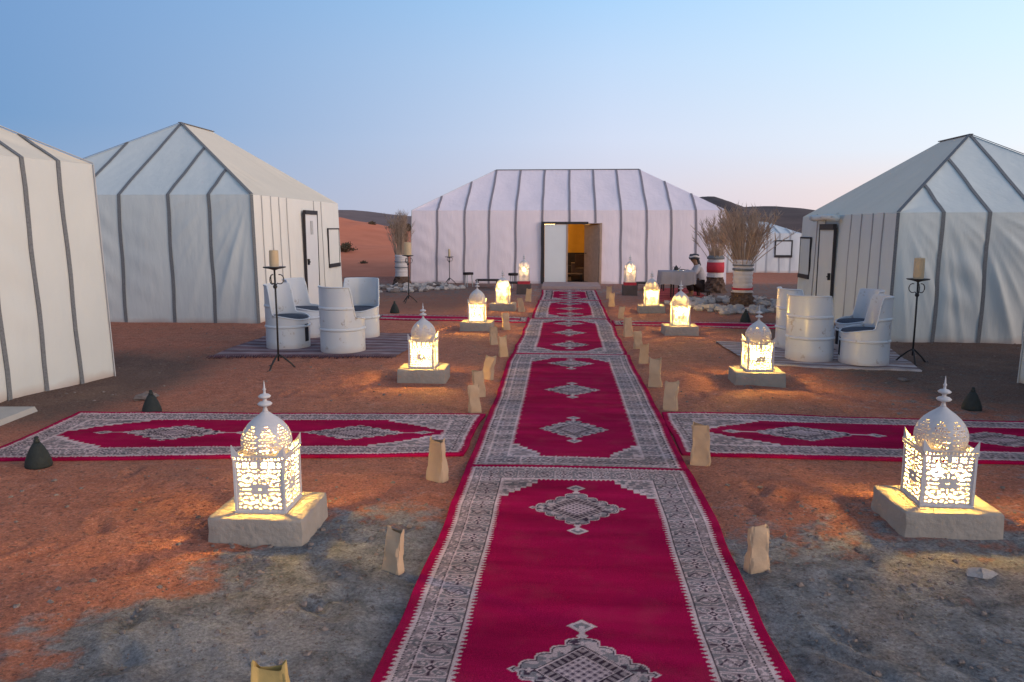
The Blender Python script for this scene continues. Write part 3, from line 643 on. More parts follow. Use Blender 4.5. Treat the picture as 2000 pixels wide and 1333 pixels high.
        if ridge:
            mb = MB(); mb.ribbon([Vector((0, -s.L/2+s.a0-.05, s.hr)), Vector((0, 0, s.hr)), Vector((0, s.L/2-s.a1+.05, s.hr))], [Vector((0, 0, 1))]*3, w*1.1, 0.014, 0.0); mb.build('ridge_cap', m, s.o)
    def frame_box(s, k, d0, d1, z0, z1, lift=0.0):
        O, t, n, ln, *_ = s.side(k); f = s.fl*0.5
        return lambda d, z, o=0.0: O+t*d-n*(f+lift+o)+Vector((0, 0, z))
def bar(mb, A, B, w, n, th, m=0):      # a board from A to B, width w, standing th off along n
    A, B, n = Vector(A), Vector(B), Vector(n).normalized(); d = (B-A).normalized(); a = d.cross(n)*w/2
    vs = []
    for p in (A, B):
        for sg, hh in ((-1, 0), (1, 0), (1, th), (-1, th)): vs.append(p+a*sg+n*hh)
    mb.add(vs, [(3, 2, 1, 0), (4, 5, 6, 7), (0, 1, 5, 4), (1, 2, 6, 5), (2, 3, 7, 6), (3, 0, 4, 7)])
def tent_door(T, k, d0, d1, z1, leaf=M_doorW, frame=M_dframe, fw=0.032, sides='LRT', header=0.0, handle='L', lift=0.03):
    P = T.frame_box(k, d0, d1, 0, z1, lift); out = -T.side(k)[2]
    mb = MB(); bar(mb, P((d0+d1)/2, 0.0), P((d0+d1)/2, z1), d1-d0, out, 0.04); door = mb.build('door', leaf, T.o)
    mb = MB()
    if 'L' in sides: bar(mb, P(d0-fw/2, 0), P(d0-fw/2, z1+fw), fw, out, 0.05)
    if 'R' in sides: bar(mb, P(d1+fw/2, 0), P(d1+fw/2, z1+fw), fw*.5, out, 0.05)
    if 'T' in sides: bar(mb, P(d0, z1+(fw+header)/2), P(d1, z1+(fw+header)/2), fw+header, out, 0.06)
    mb.build('door_frame', frame, T.o)
    hd = d0+0.07 if handle == 'L' else d1-0.07
    mb = MB(); mb.box(tuple(P(hd, z1*0.5, 0.06)), (0.04, 0.04, 0.12)); mb.tube([P(hd, z1*.5, .07), P(hd, z1*.5, .1)], .012, 6); mb.build('handle', M_iron, door)
    return door
def tent_window(T, k, d0, d1, z0, z1, fw=0.03, sill=0.085, lift=0.014):
    P = T.frame_box(k, d0, d1, z0, z1, lift); out = -T.side(k)[2]
    mb = MB(); bar(mb, P((d0+d1)/2, z0), P((d0+d1)/2, z1), d1-d0, out, 0.02); w = mb.build('window', T.cv, T.o)
    mb = MB(); bar(mb, P(d0, z0), P(d0, z1), fw, out, 0.025); bar(mb, P(d1, z0), P(d1, z1), fw, out, 0.025); bar(mb, P(d0-fw/2, z1+fw/2), P(d1+fw/2, z1+fw/2), fw, out, 0.028); mb.build('frame', M_dframe, w)
    mb = MB(); bar(mb, P(d0-fw/2, z0-sill/2), P(d1+fw/2, z0-sill/2), sill, out, 0.04); mb.build('sill', M_dframe, w); return w
GT = 'white canvas tents round the camp'
# --- left tent (hip end to the camera, door side to the carpet)
T = Tent('white tent with a cream roof left of the chairs, door ajar and window on its right wall', (-7.725, 15.52, 0), 0, 4.75, 5.06, 2.22, 3.74, 2.42, 1.25, M_canvasLit, GT)
S_l = [0.85, 1.66, 2.40, 3.28, 4.0]
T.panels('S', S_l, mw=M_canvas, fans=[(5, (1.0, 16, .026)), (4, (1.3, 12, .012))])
for d in S_l: T.strap('S', d, 0.058, M_strap)
E_l = [0.42, 0.85, 1.25, 1.65, 3.25, 3.75, 4.15, 4.6]
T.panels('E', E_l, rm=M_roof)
for d in (0.42, 0.85, 1.25, 1.65, 3.25, 3.75): T.strap('E', d, 0.03, M_seam, roof=False)
T.panels('N', [1.5, 3]); T.panels('W', [1.7, 3.4])
T.hips(0.058, M_strap, '013')
tent_door(T, 'E', 2.44, 3.20, 1.93, header=0.05, handle='L'); tent_window(T, 'E', 4.08, 4.88, 0.85, 1.62)
pl = MB(); P_ = T.frame_box('E', 2.6, 2.9, 0, 2, 0.075); bar(pl, P_(2.82, 1.52), P_(2.82, 1.80), 0.14, Vector((1, 0, 0)), 0.008); pl.build('door_plate', mat('grey_plate', (.45, .45, .47), .5, .3, 30), T.o)
# --- nearest left tent (only its path side comes into the frame)
rz = R(-12.5); ct = Vector((-5.10, 8.15, 0)); hw = Matrix.Rotation(rz, 3, 'Z') @ Vector((2.2, 2.75, 0))
T = Tent('nearest white tent cut off by the left edge of the picture', tuple(ct-hw), rz, 4.4, 5.5, 2.33, 3.62, 2.3, 2.1, M_canvasN, GT)
E_n = [5.5-0.45-0.42*i for i in range(12)]; E_n = [d for d in E_n if d > 0.2]
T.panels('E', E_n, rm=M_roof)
for d in E_n: T.strap('E', d, 0.046, M_strap)
T.panels('S', [1.1, 2.2, 3.3]); T.panels('N', [1.1, 2.2, 3.3]); T.panels('W', [1.8, 3.6]); T.hips(0.04, M_seam, '012', False)
# --- right tent
T = Tent('grey white tent behind the right barrel chairs, rolled blind over its door', (6.59, 13.62, 0), 0, 3.74, 4.44, 1.87, 3.16, 2.0, 1.45, M_canvasR, GT, wrinkle=0.012)
S_r = [0.61, 1.24, 1.87, 2.50, 3.12]
T.panels('S', S_r, fans=[(0, (0.0, 21, .030)), (1, (0.0, 17, .038)), (2, (-.3, 17, .040)), (3, (-.4, 15, .03)), (4, (0, 15, .03))])
for d in S_r: T.strap('S', d, 0.05, M_strap)
W_r = [0.95, 1.4, 1.75, 2.55, 3.0, 3.45, 3.9]
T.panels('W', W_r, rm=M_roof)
for d in (0.95, 1.4, 2.65, 3.1, 3.55, 3.95): T.strap('W', d, 0.03, mat('grey_seam', (.33, .33, .35), .9, .1, 20), roof=False)
T.panels('N', [1.2, 2.4]); T.panels('E', [1.5, 3]); T.hips(0.05, M_strap, '01', True)
tent_door(T, 'W', 1.37+.0, 2.10, 1.62, leaf=M_canvasR, header=0.07, handle='R'); tent_window(T, 'W', 0.10, 0.72, 0.76, 1.45, 0.03, 0.08)
mb = MB(); P_ = T.frame_box('W', 1, 2.3, 0, 2, 0.1); mb.tube([P_(0.95, 1.84), P_(1.3, 1.83), P_(1.8, 1.845), P_(2.3, 1.82)], 0.055, 10)
for q in (1.1, 1.65, 2.2): mb.tube([P_(q, 1.90, -.06), P_(q, 1.84, .06), P_(q, 1.77, 0.0)], 0.012, 6)
mb.build('rolled_blind', M_canvasR, T.o, smooth=True)
# --- tent at the right edge
rz = R(12); ct = Vector((4.93, 8.43, 0)); hw = Matrix.Rotation(rz, 3, 'Z') @ Vector((-2.2, 2.75, 0))
T = Tent('white tent of which only a sliver enters at the right edge', tuple(ct-hw), rz, 4.4, 5.5, 2.33, 3.62, 2.3, 2.1, M_canvasN, GT)
W_n = [0.5+0.42*i for i in range(11)]; T.panels('W', W_n)
for d in W_n: T.strap('W', d, 0.055, M_strap)
T.panels('S', [1.1, 2.2, 3.3]); T.panels('N', [1.1, 2.2, 3.3]); T.panels('E', [1.8, 3.6]); T.hips(0.04, M_seam, '23', False)
# --- far small tent
T = Tent('small far white tent with a dark framed window, behind the palm stumps', (6.55, 31.0, 0), R(90), 3.2, 4.4, 1.46, 1.90, 0.95, 0.95, M_canvasF, GT)
W_f = [0.6, 1.2, 1.75, 2.3, 2.75, 3.15, 3.6, 4.0]; T.panels('W', W_f)
for d in W_f: T.strap('W', d, 0.05, mat('far_seam', (.42, .43, .47), .9, .1, 20))
T.panels('S', [1, 2]); T.panels('N', [1, 2]); T.panels('E', [1.5, 3]); T.hips(0.04, M_seam, '23', False)
tent_window(T, 'W', 3.45, 4.05, 0.66, 1.16, 0.05, 0.09)
# --- the dining tent at the end of the carpet
CY = 23.0
T = Tent('long dining tent at the end of the carpet, one door open on amber light', (0.05, CY+2.6, 0), R(90), 5.2, 9.24, 2.17, 3.53, 2.30, 2.30, M_canvasC, GT, flare=0.06, wrinkle=0.008)
x2d = lambda x: x+4.57               # world x -> distance along the camera side
W_c = [x2d(x) for x in (-3.80, -2.98, -2.25, -1.46, -0.68, 0.12, 0.88, 1.63, 2.38, 3.09, 3.80)]
DO = (x2d(-0.63), x2d(1.03), 0.0, 1.79)
T.panels('W', W_c, openings=[DO])
for x, d in zip((-3.80, -2.98, -2.25, -1.46, -0.68, 0.12, 0.88, 1.63, 2.38, 3.09, 3.80), W_c):
    T.strap('W', d, 0.062, M_strapC, zlo=1.80 if -0.6 < x < 1.0 else 0.0)
T.panels('S', [1.3, 2.6, 3.9]); T.panels('N', [1.3, 2.6, 3.9]); T.panels('E', [2.3, 4.6, 6.9]); T.hips(0.035, M_seam, '23', False)
mb = MB(); mb.ribbon([Vector((0, -2.32, 3.53)), Vector((0, 2.32, 3.53))], [Vector((0, 0, 1))]*2, .08, .018, 0); mb.build('ridge_cap', M_strap, T.o)
P_ = T.frame_box('W', *DO[:2], 0, 2, 0.02); out = Vector((-1, 0, 0))
mb = MB(); bar(mb, P_(DO[0]-.03, 0), P_(DO[0]-.03, 1.84), .09, out, .07); bar(mb, P_(DO[0]+.015, 1.80), P_(DO[1]-.35, 1.80), .07, out, .065); bar(mb, P_(DO[0], 0.02), P_(DO[1]-.44, 0.02), .05, out, .05); mb.build('door_frame', M_dframe, T.o)
mb = MB(); bar(mb, P_(DO[1]+.02, 0), P_(DO[1]+.02, 1.80), .06, out, .05); mb.build('door_jamb', M_wood, T.o)
mb = MB(); bar(mb, P_(DO[0]+.345, 0.05), P_(DO[0]+.345, 1.76), .64, out, .04); dl = mb.build('door', M_doorW, T.o); dl['label'] = 'white closed door leaf'
mb = MB(); bar(mb, P_(DO[0]+.69, 0.02), P_(DO[0]+.69, 1.78), .05, out, .05); mb.build('door_edge', M_wood, T.o)
# the brown leaf stands open inwards, hinged on the right jamb (local -y is to the right)
yj = 4.62-DO[1]; mb = MB(); bar(mb, (-2.6-.02, yj+.03, 0.05), (-2.6-.02, yj+.03, 1.76), .05, out, .01)
A = Vector((-2.62, yj, 0.0)); dv = Vector((0.62, 0.40, 0)).normalized(); nrm = Vector((-0.54, 0.84, 0)).normalized()
mb.add([A+Vector((0, 0, .04)), A+dv*.76+Vector((0, 0, .04)), A+dv*.76+Vector((0, 0, 1.75)), A+Vector((0, 0, 1.75)), A+nrm*.04+Vector((0, 0, .04)), A+dv*.76+nrm*.04+Vector((0, 0, .04)), A+dv*.76+nrm*.04+Vector((0, 0, 1.75)), A+nrm*.04+Vector((0, 0, 1.75))],
       [(0, 1, 2, 3), (7, 6, 5, 4), (0, 4, 5, 1), (3, 2, 6, 7), (1, 5, 6, 2), (0, 3, 7, 4)])
dr = mb.build('door', M_wood, T.o); dr['label'] = 'brown door leaf standing open'
mb = MB(); mb.tube([A+dv*.66+nrm*.05+Vector((0, 0, .9)), A+dv*.66+nrm*.1+Vector((0, 0, .9)), A+dv*.56+nrm*.1+Vector((0, 0, .9))], .012, 6); mb.build('handle', M_iron, dr)
# inside: amber drapes, cream lining, floor and a hanging lamp
mb = MB(); vs = []
for i in range(61):
    yy = -4.4+8.8*i/60; xx = 1.2+0.05*math.sin(i*1.9)
    vs += [(xx, yy, 0.0), (xx+.02, yy, 1.35-0.0), (xx, yy, 2.12)]
mb.add(vs, [(3*i+j, 3*i+3+j, 3*i+4+j, 3*i+1+j) for i in range(60) for j in range(2)]); mb.build('amber_drape', M_yellow, T.o, smooth=True)
mb = MB(); mb.add([(-2.4, -0.55, 1.9), (1.1, -1.6, 1.05), (1.1, -0.1, 2.1), (-2.4, 1.2, 2.12)], [(0, 1, 2, 3)]); mb.build('lining_swag', M_lining, T.o)
mb = MB(); mb.box((0, 0, 0.005), (5.0, 9.0, 0.03)); mb.build('tent_floor', M_darkplinth, T.o)
mb = MB(); mb.lathe([(0.02, 0), (0.16, .03), (0.18, .15), (.10, .28), (.02, .3)], 16, (-0.6, 0.55, 1.72)); lp = mb.build('hanging_lamp', M_lamp, T.o)
ld = bpy.data.lights.new('lamp_light', 'POINT'); ld.energy = 34; ld.color = (1.0, 0.66, 0.30); ld.shadow_soft_size = 0.2
lo = bpy.data.objects.new('lamp_light', ld); C.objects.link(lo); lo.parent = T.o; lo.location = (-0.6, 0.55, 1.55)
# furniture seen through the open door (tent local frame is turned 90 degrees: use world coordinates)
def sofa(x, y, label, w, m, bm):
    s = thing('sofa', label, 'sofa', (x, y, 0.02), 0, 'sofas inside the dining tent')
    mb = MB(); mb.box((0, 0, .2), (w, .7, .36), 0, 0, .98); mb.build('seat', m, s)
    mb = MB(); mb.box((0, .33, .58), (w, .16, .44), 0, 0, .97); mb.build('backrest', bm, s)
    for sx_ in (-1, 1): mb = MB(); mb.box((sx_*(w/2+.06), 0, .28), (.12, .72, .52), 0, 0, .95); mb.build('armrest', m, s)
    return s
sofa(0.35, 26.2, 'dark sofa along the back drape, seen through the open door', 1.7, M_dark, M_dark)
sofa(0.62, 24.6, 'brown sofa just inside the open door', 0.6, M_sofa, M_sofa)
t_ = thing('low_table', 'low dark table inside the open door', 'table', (0.3, 24.0, .02)); mb = MB(); mb.box((0, 0, .22), (.5, .5, .04)); mb.build('table_top', M_sofa, t_)
for a, b in ((-1, -1), (1, -1), (1, 1), (-1, 1)): mb = MB(); mb.box((a*.21, b*.21, .1), (.04, .04, .2)); mb.build('leg', M_dark, t_)
st = MB(); st.box((0, 0, .02), (1.62, 1.75, .07), 0, 0, .99); tag(st.build('doorstep', mat('step_matting', (.36, .26, .26), .95, .2, 8, .3, 30), None, (.18, 21.85, gz(.18, 21.8))), 'low matted step before the dining tent door', 'doorstep')

# ------------------------------------------------------------------ fretwork lanterns on plinths
def fret(mask, fmap, th):
    """a sheet with holes: mask[j][i] True = metal; fmap(i, j) -> (point, normal)"""
    nv, nu = mask.shape; mb = MB(); idx = {}; V = []; F = []
    def vid(i, j, b):
        key = (i, j, b)
        if key not in idx:
            p, n = fmap(i, j); idx[key] = len(V); V.append(Vector(p)-Vector(n)*(th if b else 0))
        return idx[key]
    for j in range(nv):
        for i in range(nu):
            if not mask[j, i]: continue
            F.append((vid(i, j, 0), vid(i+1, j, 0), vid(i+1, j+1, 0), vid(i, j+1, 0))); F.append((vid(i, j+1, 1), vid(i+1, j+1, 1), vid(i+1, j, 1), vid(i, j, 1)))
            for (di, dj, a, b) in ((-1, 0, (i, j+1), (i, j)), (1, 0, (i+1, j), (i+1, j+1)), (0, -1, (i, j), (i+1, j)), (0, 1, (i+1, j+1), (i, j+1))):
                ii, jj = i+di, j+dj
                if not (0 <= ii < nu and 0 <= jj < nv) or not mask[jj, ii]:
                    F.append((vid(*b, 0), vid(*a, 0), vid(*a, 1), vid(*b, 1)))
    mb.add(V, F); return mb
BW, BH = 0.250, 0.262               # lantern body
ELL = [(.15, .60, .085, .11, 0), (.36, .68, .17, .080, 22), (.64, .63, .15, .080, -28), (.83, .47, .085, .085, 0), (.60, .41, .17, .070, 24), (.35, .44, .11, .085, -35),
       (.80, .23, .10, .070, 15), (.53, .20, .15, .060, -12), (.0, .38, .05, .12, 0), (.20, .30, .06, .06, 0), (.62, 0, .28, .045, 0), (.86, .72, .06, .07, 0), (.87, .90, .06, .05, 0),
       (.68, .88, .09, .055, 10), (.45, .91, .09, .05, -8), (.20, .87, .10, .06, 12), (0, .72, .045, .09, 0), (0, .95, .07, .035, 0)]
def panel_mask(nu=64, nv=66):
    i = (np.arange(nu)+.5)/nu*2-1; j = (np.arange(nv)+.5)/nv; U, V = np.meshgrid(i, j); A = np.abs(U)
    hole = np.zeros(U.shape, bool)
    for lo, hi in ((0.915, 0.955), (0.855, 0.895)): hole |= (V > lo) & (V < hi) & (((A*3.05) % 1.0) > 0.24) & (A < 0.9)
    v = np.abs((V-0.425)/0.405); A2 = A*1.06
    for (cx, cy, rx, ry, ro) in ELL:
        c, q = math.cos(R(ro)), math.sin(R(ro)); dx, dy = A2-cx, v-cy
        hole |= ((dx*c+dy*q)/(rx*.96))**2+((-dx*q+dy*c)/(ry*.94))**2 < 1
    hole |= (A < .05) & (v < .05)
    return ~(hole & (A < .93) & (V > .025))
pm = panel_mask(); NU, NV = pm.shape[1], pm.shape[0]
panel_me = fret(pm, lambda i, j: ((-BW/2+BW*i/NU, -BW/2, BH*j/NV+0.012), (0, -1, 0)), 0.003).mesh('side_panel', M_white_metal)
def dome_r(t):                       # t 0..1 up the dome
    pts = [(0, .114), (.10, .124), (.22, .129), (.38, .126), (.55, .112), (.70, .089), (.82, .062), (.92, .034), (1, .014)]
    return float(np.interp(t, [p[0] for p in pts], [p[1] for p in pts]))
DH = 0.205; nD, mD = 112, 30
i = (np.arange(nD)+.5)/nD; j = (np.arange(mD)+.5)/mD; UU, VV = np.meshgrid(i, j)
seg = (UU*8) % 1.0
row = np.floor(VV*30).astype(int); ph = np.where(row % 4 < 2, 0.0, 0.5)
hole = (row % 2 == 0) & (((seg*5+ph) % 1.0) > 0.50) & (seg > .10) & (seg < .90) & (VV > .05) & (VV < .42+.30*np.sin(seg*PI))
dome_me = fret(~hole, lambda i, j: ((dome_r(j/mD)*math.cos(2*PI*(i % nD)/nD), dome_r(j/mD)*math.sin(2*PI*(i % nD)/nD), BH+.03+DH*j/mD), (math.cos(2*PI*i/nD), math.sin(2*PI*i/nD), .3)), 0.0025).mesh('dome', M_white_metal)
mbc = MB()                            # cornice: flaring perforated strip, four peaked corner plates
for q in range(4):
    ca, sa = math.cos(q*PI/2), math.sin(q*PI/2); rot = lambda x, y: (x*ca-y*sa, x*sa+y*ca)
    for (x0, x1) in [(-.133+.0187*k, -.133+.0187*k+.011) for k in range(15)]:
        for (xa, xb, za, zb) in ((x0, x1, 0, .022),):
            vs = [];
            for (x, y, z) in ((xa, -.127, za), (xb, -.127, za), (xb, -.133, zb), (xa, -.133, zb), (xa, -.124, za), (xb, -.124, za), (xb, -.130, zb), (xa, -.130, zb)):
                X_, Y_ = rot(x, y); vs.append((X_, Y_, BH+.008+z))
            mbc.add(vs, [(0, 1, 2, 3), (7, 6, 5, 4), (0, 4, 5, 1), (3, 2, 6, 7), (1, 5, 6, 2), (0, 3, 7, 4)])
    X_, Y_ = rot(0, -.133); mbc.box((X_, Y_, BH+.033), (.272 if q % 2 == 0 else .008, .008 if q % 2 == 0 else .272, .007))
    X_, Y_ = rot(0, -.127); mbc.box((X_, Y_, BH+.009), (.256 if q % 2 == 0 else .008, .008 if q % 2 == 0 else .256, .008))
    # corner plate: two leaves meeting in a point
    for sgn in (0, 1):
        pts = [(-.133, -.133), (-.092, -.133)] if sgn == 0 else [(-.133, -.133), (-.133, -.092)]
        (xa, ya), (xb, yb) = [rot(*p) for p in pts]; za = BH+.036
        pr = [(0, .0), (1, .0), (.75, .012), (.45, .027), (.15, .046), (0, .055)]
        vs = [(xa+(xb-xa)*f, ya+(yb-ya)*f, za+z) for f, z in pr]; nn = Vector((ya-yb, xb-xa, 0)).normalized()*.003
        mbc.add(vs+[tuple(Vector(v)+nn) for v in vs], [tuple(range(6)), tuple(range(11, 5, -1))]+[(k, (k+1) % 6, 6+(k+1) % 6, 6+k) for k in range(6)])
cornice_me = mbc.mesh('cornice', M_white_metal)
mb = MB(); mb.lathe([(.016, 0), (.012, .012), (.008, .028), (.032, .036), (.038, .044), (.028, .053), (.010, .058), (.010, .070), (.028, .076), (.033, .083), (.023, .092), (.007, .097), (.006, .112), (.010, .118), (.005, .126), (.003, .150), (.0008, .165)], 14, (0, 0, BH+.03+DH-.004))
fin_me = mb.mesh('finial', M_white_metal, True)
mb = MB(); mb.box((0, 0, .004), (.266, .266, .008)); mb.box((0, 0, .0105), (.258, .258, .004)); plate_me = mb.mesh('base_plate', M_white_metal)
mb = MB(); mb.box((0, 0, 0), (.012, .012, BH+.004)); post_me = mb.mesh('corner_post', M_white_metal)
mb = MB(); mb.lathe([(.055, BH+.012), (.122, BH+.012), (.122, BH+.015), (.055, BH+.015), (.055, BH+.012)], 32, cap=False); baffle_me = mb.mesh('light_baffle', M_white_metal)  # unseen inner ring, added to dim the bulb light reaching the dome holes
def bulb_mesh(m): mb = MB(); mb.lathe([(.004, -.034), (.016, -.03), (.025, -.016), (.028, 0), (.024, .014), (.014, .026), (.010, .04), (.003, .044)], 12); return mb.mesh('bulb', m, True)
bulb_me, bulbw_me = bulb_mesh(M_bulb), bulb_mesh(M_bulbW)
def make_lantern(label, loc, group, bz=0.17, rz=0, bulb=bulb_me):
    o = thing('fretwork_lantern', label, 'lantern', loc, rz, group)
    o.scale = (1.05, 1.05, 1.06)
    link('base_plate', plate_me, o)
    for q in range(4): link('side_panel', panel_me, o, (0, 0, 0), q*PI/2)
    for a, b in ((-1, -1), (1, -1), (1, 1), (-1, 1)): link('corner_post', post_me, o, (a*.1255, b*.1255, .015+BH/2))
    link('cornice', cornice_me, o); link('dome', dome_me, o); link('light_baffle', baffle_me, o); link('finial', fin_me, o)
    link('bulb', bulb, o, (0, 0, bz))
    mb_ = MB(); mb_.tube([(0, 0, .015), (0, 0, bz-.03)], .008, 6); link('bulb_holder', mb_.mesh('bulb_holder', M_white_metal), o)
    return o
def plinth_mesh(w, d, h, m, seed):
    """a plastered block with worn, slightly uneven edges"""
    rg = np.random.default_rng(seed); mb = MB(); n = 10; ring = []
    def loop(inset, z, jit):
        pts = []
        for (x0, y0, x1, y1) in ((-1, -1, 1, -1), (1, -1, 1, 1), (1, 1, -1, 1), (-1, 1, -1, -1)):
            for k in range(n):
                f = k/n; x = x0+(x1-x0)*f; y = y0+(y1-y0)*f; c = 1-0.035*(1 if k == 0 else 0)
                pts.append((x*(w/2-inset)*c+rg.normal(0, jit), y*(d/2-inset)*c+rg.normal(0, jit), z+rg.normal(0, jit)))
        return pts
    ls = [loop(-.008, -.05, .002), loop(-.004, .03, .0025), loop(0, h*.5, .002), loop(0, h-.012, .0018), loop(.004, h-.003, .0015), loop(.012, h, .0008), loop(w*.25, h, 0)]
    for l in ls: mb.add(l, [])
    q = 4*n; F = [(j*q+k, j*q+(k+1) % q, (j+1)*q+(k+1) % q, (j+1)*q+k) for j in range(len(ls)-1) for k in range(q)]
    F.append(tuple((len(ls)-1)*q+k for k in range(q))); mb.f = F; mb.m = [0]*len(F)
    me = mb.mesh('lantern_plinth', m); auto_smooth(me, 35); return me
plinths = [plinth_mesh(.52, .45, .148, M_plaster, s) for s in range(3)]; dplinth = plinth_mesh(.36, .34, .26, M_darkplinth, 9)
GP, GL = 'plinths under the lanterns', 'lit white lanterns on plinths along the carpet'
ordn = ['first', 'second', 'third', 'fourth', 'fifth']
LP = {'left': [(-1.615, 3.97), (-1.52, 8.15), (-1.42, 12.42), (-1.25, 15.55), (-1.02, 19.3)], 'right': [(2.08, 4.27), (2.06, 8.25), (1.80, 12.05), (1.72, 15.35), (1.62, 19.3)]}
BZ = {'left': [.222, .12, .12, .27, .27], 'right': [.150, .13, .20, .20, .28]}
lab_extra = {('left', 0): 'nearest lit white lantern left of the carpet, bulb glaring near the top of its box', ('right', 0): 'nearest lit white lantern right of the carpet, bulb glaring at mid height'}
for sd_, pts in LP.items():
    for n_, (x, y) in enumerate(pts):
        z = gz(x, y); dark_ = n_ == 4; hh = .26 if dark_ else .148
        o = link('lantern_plinth', dplinth if dark_ else plinths[n_ % 3], None, (x, y, z-.01), random.uniform(-.04, .04))
        tag(o, f"{'dark' if dark_ else 'grey plaster'} plinth under the {ordn[n_]} lantern from the camera, {sd_} of the carpet", 'plinth', GP)
        zz = z-.01+hh
        if dark_:
            rb = MB(); rb.box((0, 0, .035), (.30, .30, .07)); tag(rb.build('red_block', M_red, None, (x, y, zz+.001)), f'red block between dark plinth and last lantern {sd_} of the carpet', 'block', 'red blocks under the last lanterns'); zz += .072
        lb = lab_extra.get((sd_, n_), f'lit white fretwork lantern, {ordn[n_]} from the camera {sd_} of the carpet')
        make_lantern(lb, (x, y, zz+.001), GL, BZ[sd_][n_], random.uniform(-.05, .05)+(0.0 if n_ else (0.02 if sd_ == 'left' else -.02)), bulbw_me if dark_ else bulb_me)

# ------------------------------------------------------------------ barrel chairs
def chair_proto():
    Rd, H = 0.295, 0.86; n = 72; rg = random.Random(3)
    def top(phi):                     # phi 0 = front
        a = abs((phi+PI) % (2*PI)-PI); sm_ = lambda p, q: (lambda t: t*t*(3-2*t))(min(1, max(0, (a-R(p))/R(q-p))))
        return 0.395+0.06*sm_(15, 98)+(H-0.455)*sm_(97, 116)
    mb = MB(); vs = []; zs = [0, .01, .15, .28, .292, .300, .308, .32, .40, .48, .56, .575, .583, .591, .605, .72, .80, .86]
    def rad(z):
        for c in (.300, .583):
            if abs(z-c) < .011: return Rd+.010
            if abs(z-c) < .021: return Rd-.003
        return Rd
    rows = []
    for side in (0, 1):
        for zi in zs:
            for k in range(n):
                p = 2*PI*k/n; z = min(zi, top(p)); r = rad(zi) if z == zi else Rd
                if side: r = Rd-.012
                vs.append((r*math.cos(p), r*math.sin(p), z))
    m = len(zs); fs = []
    for side in (0, 1):
        o = side*m*n
        for j in range(m-1):
            for k in range(n):
                k2 = (k+1) % n; f = (o+j*n+k, o+j*n+k2, o+(j+1)*n+k2, o+(j+1)*n+k); fs.append(f if side == 0 else f[::-1])
    for k in range(n): k2 = (k+1) % n; a = (m-1)*n; fs.append((a+k, a+k2, a+m*n+k2, a+m*n+k))
    fs.append(tuple(range(n-1, -1, -1)))
    mb.add(vs, fs); o = thing('barrel_chair', 'x', 'chair'); me = mb.mesh('drum_shell', M_drum); auto_smooth(me, 30); link('drum_shell', me, o)
    mb = MB()                         # rolled rim along the cut edge
    pts = [(Rd*math.cos(2*PI*k/n), Rd*math.sin(2*PI*k/n), top(2*PI*k/n)) for k in range(n+1)]; mb.tube(pts, .011, 6); me = mb.mesh('rolled_rim', M_drum, True); link('rolled_rim', me, o)
    mb = MB(); mb.lathe([(.02, .32), (.272, .32), (.281, .34), (.281, .405), (.27, .428), (.20, .442), (.02, .445)], 28); me = mb.mesh('seat_cushion', M_cush, True); link('seat_cushion', me, o)
    mb = MB()                         # dark slot cut in the front skin
    for k in range(4):
        p0, p1 = R(-9+4.5*k), R(-9+4.5*(k+1)); r = Rd+.0015
        mb.add([(r*math.cos(p0), r*math.sin(p0), .09), (r*math.cos(p1), r*math.sin(p1), .09), (r*math.cos(p1), r*math.sin(p1), .33), (r*math.cos(p0), r*math.sin(p0), .33)], [(0, 1, 2, 3)])
    link('front_slot', mb.mesh('front_slot', M_slot), o); return o
pc = chair_proto(); GB_ = 'white oil drum chairs round the rugs'
chairs = [(-3.82, 10.32, R(-12), 'white oil drum chair side-on beside the left candle stand, dark cushion facing right'),
          (-2.96, 10.02, R(60), 'white oil drum chair with its full back to the camera, on the left rug'),
          (-3.09, 11.36, R(-97), 'white oil drum chair farthest back on the left rug, facing the camera'),
          (-3.92, 11.30, R(-8), 'white oil drum chair against the left tent wall, behind the side-on chair'),
          (3.09, 9.82, R(58), 'white oil drum chair with its glossy back to the camera, on the right rug'),
          (3.20, 10.72, R(15), 'white oil drum chair half hidden behind the glossy backed one on the right rug'),
          (3.66, 9.55, R(172), 'white oil drum chair side-on nearest the right candle stand, facing left'),
          (3.95, 10.55, R(185), 'white oil drum chair by the right tent wall, behind the side-on chair')]
for n_, (x, y, a, lb) in enumerate(chairs):
    if n_ == 0: pc.location = (x, y, gz(x, y)+.014); pc.rotation_euler = (0, 0, a); pc['label'] = lb; pc['group'] = GB_
    else:
        c_ = dup(pc, (x, y, gz(x, y)+.014), a, lb, GB_)
        if n_ > 3: c_.scale = (.97, .97, .94)

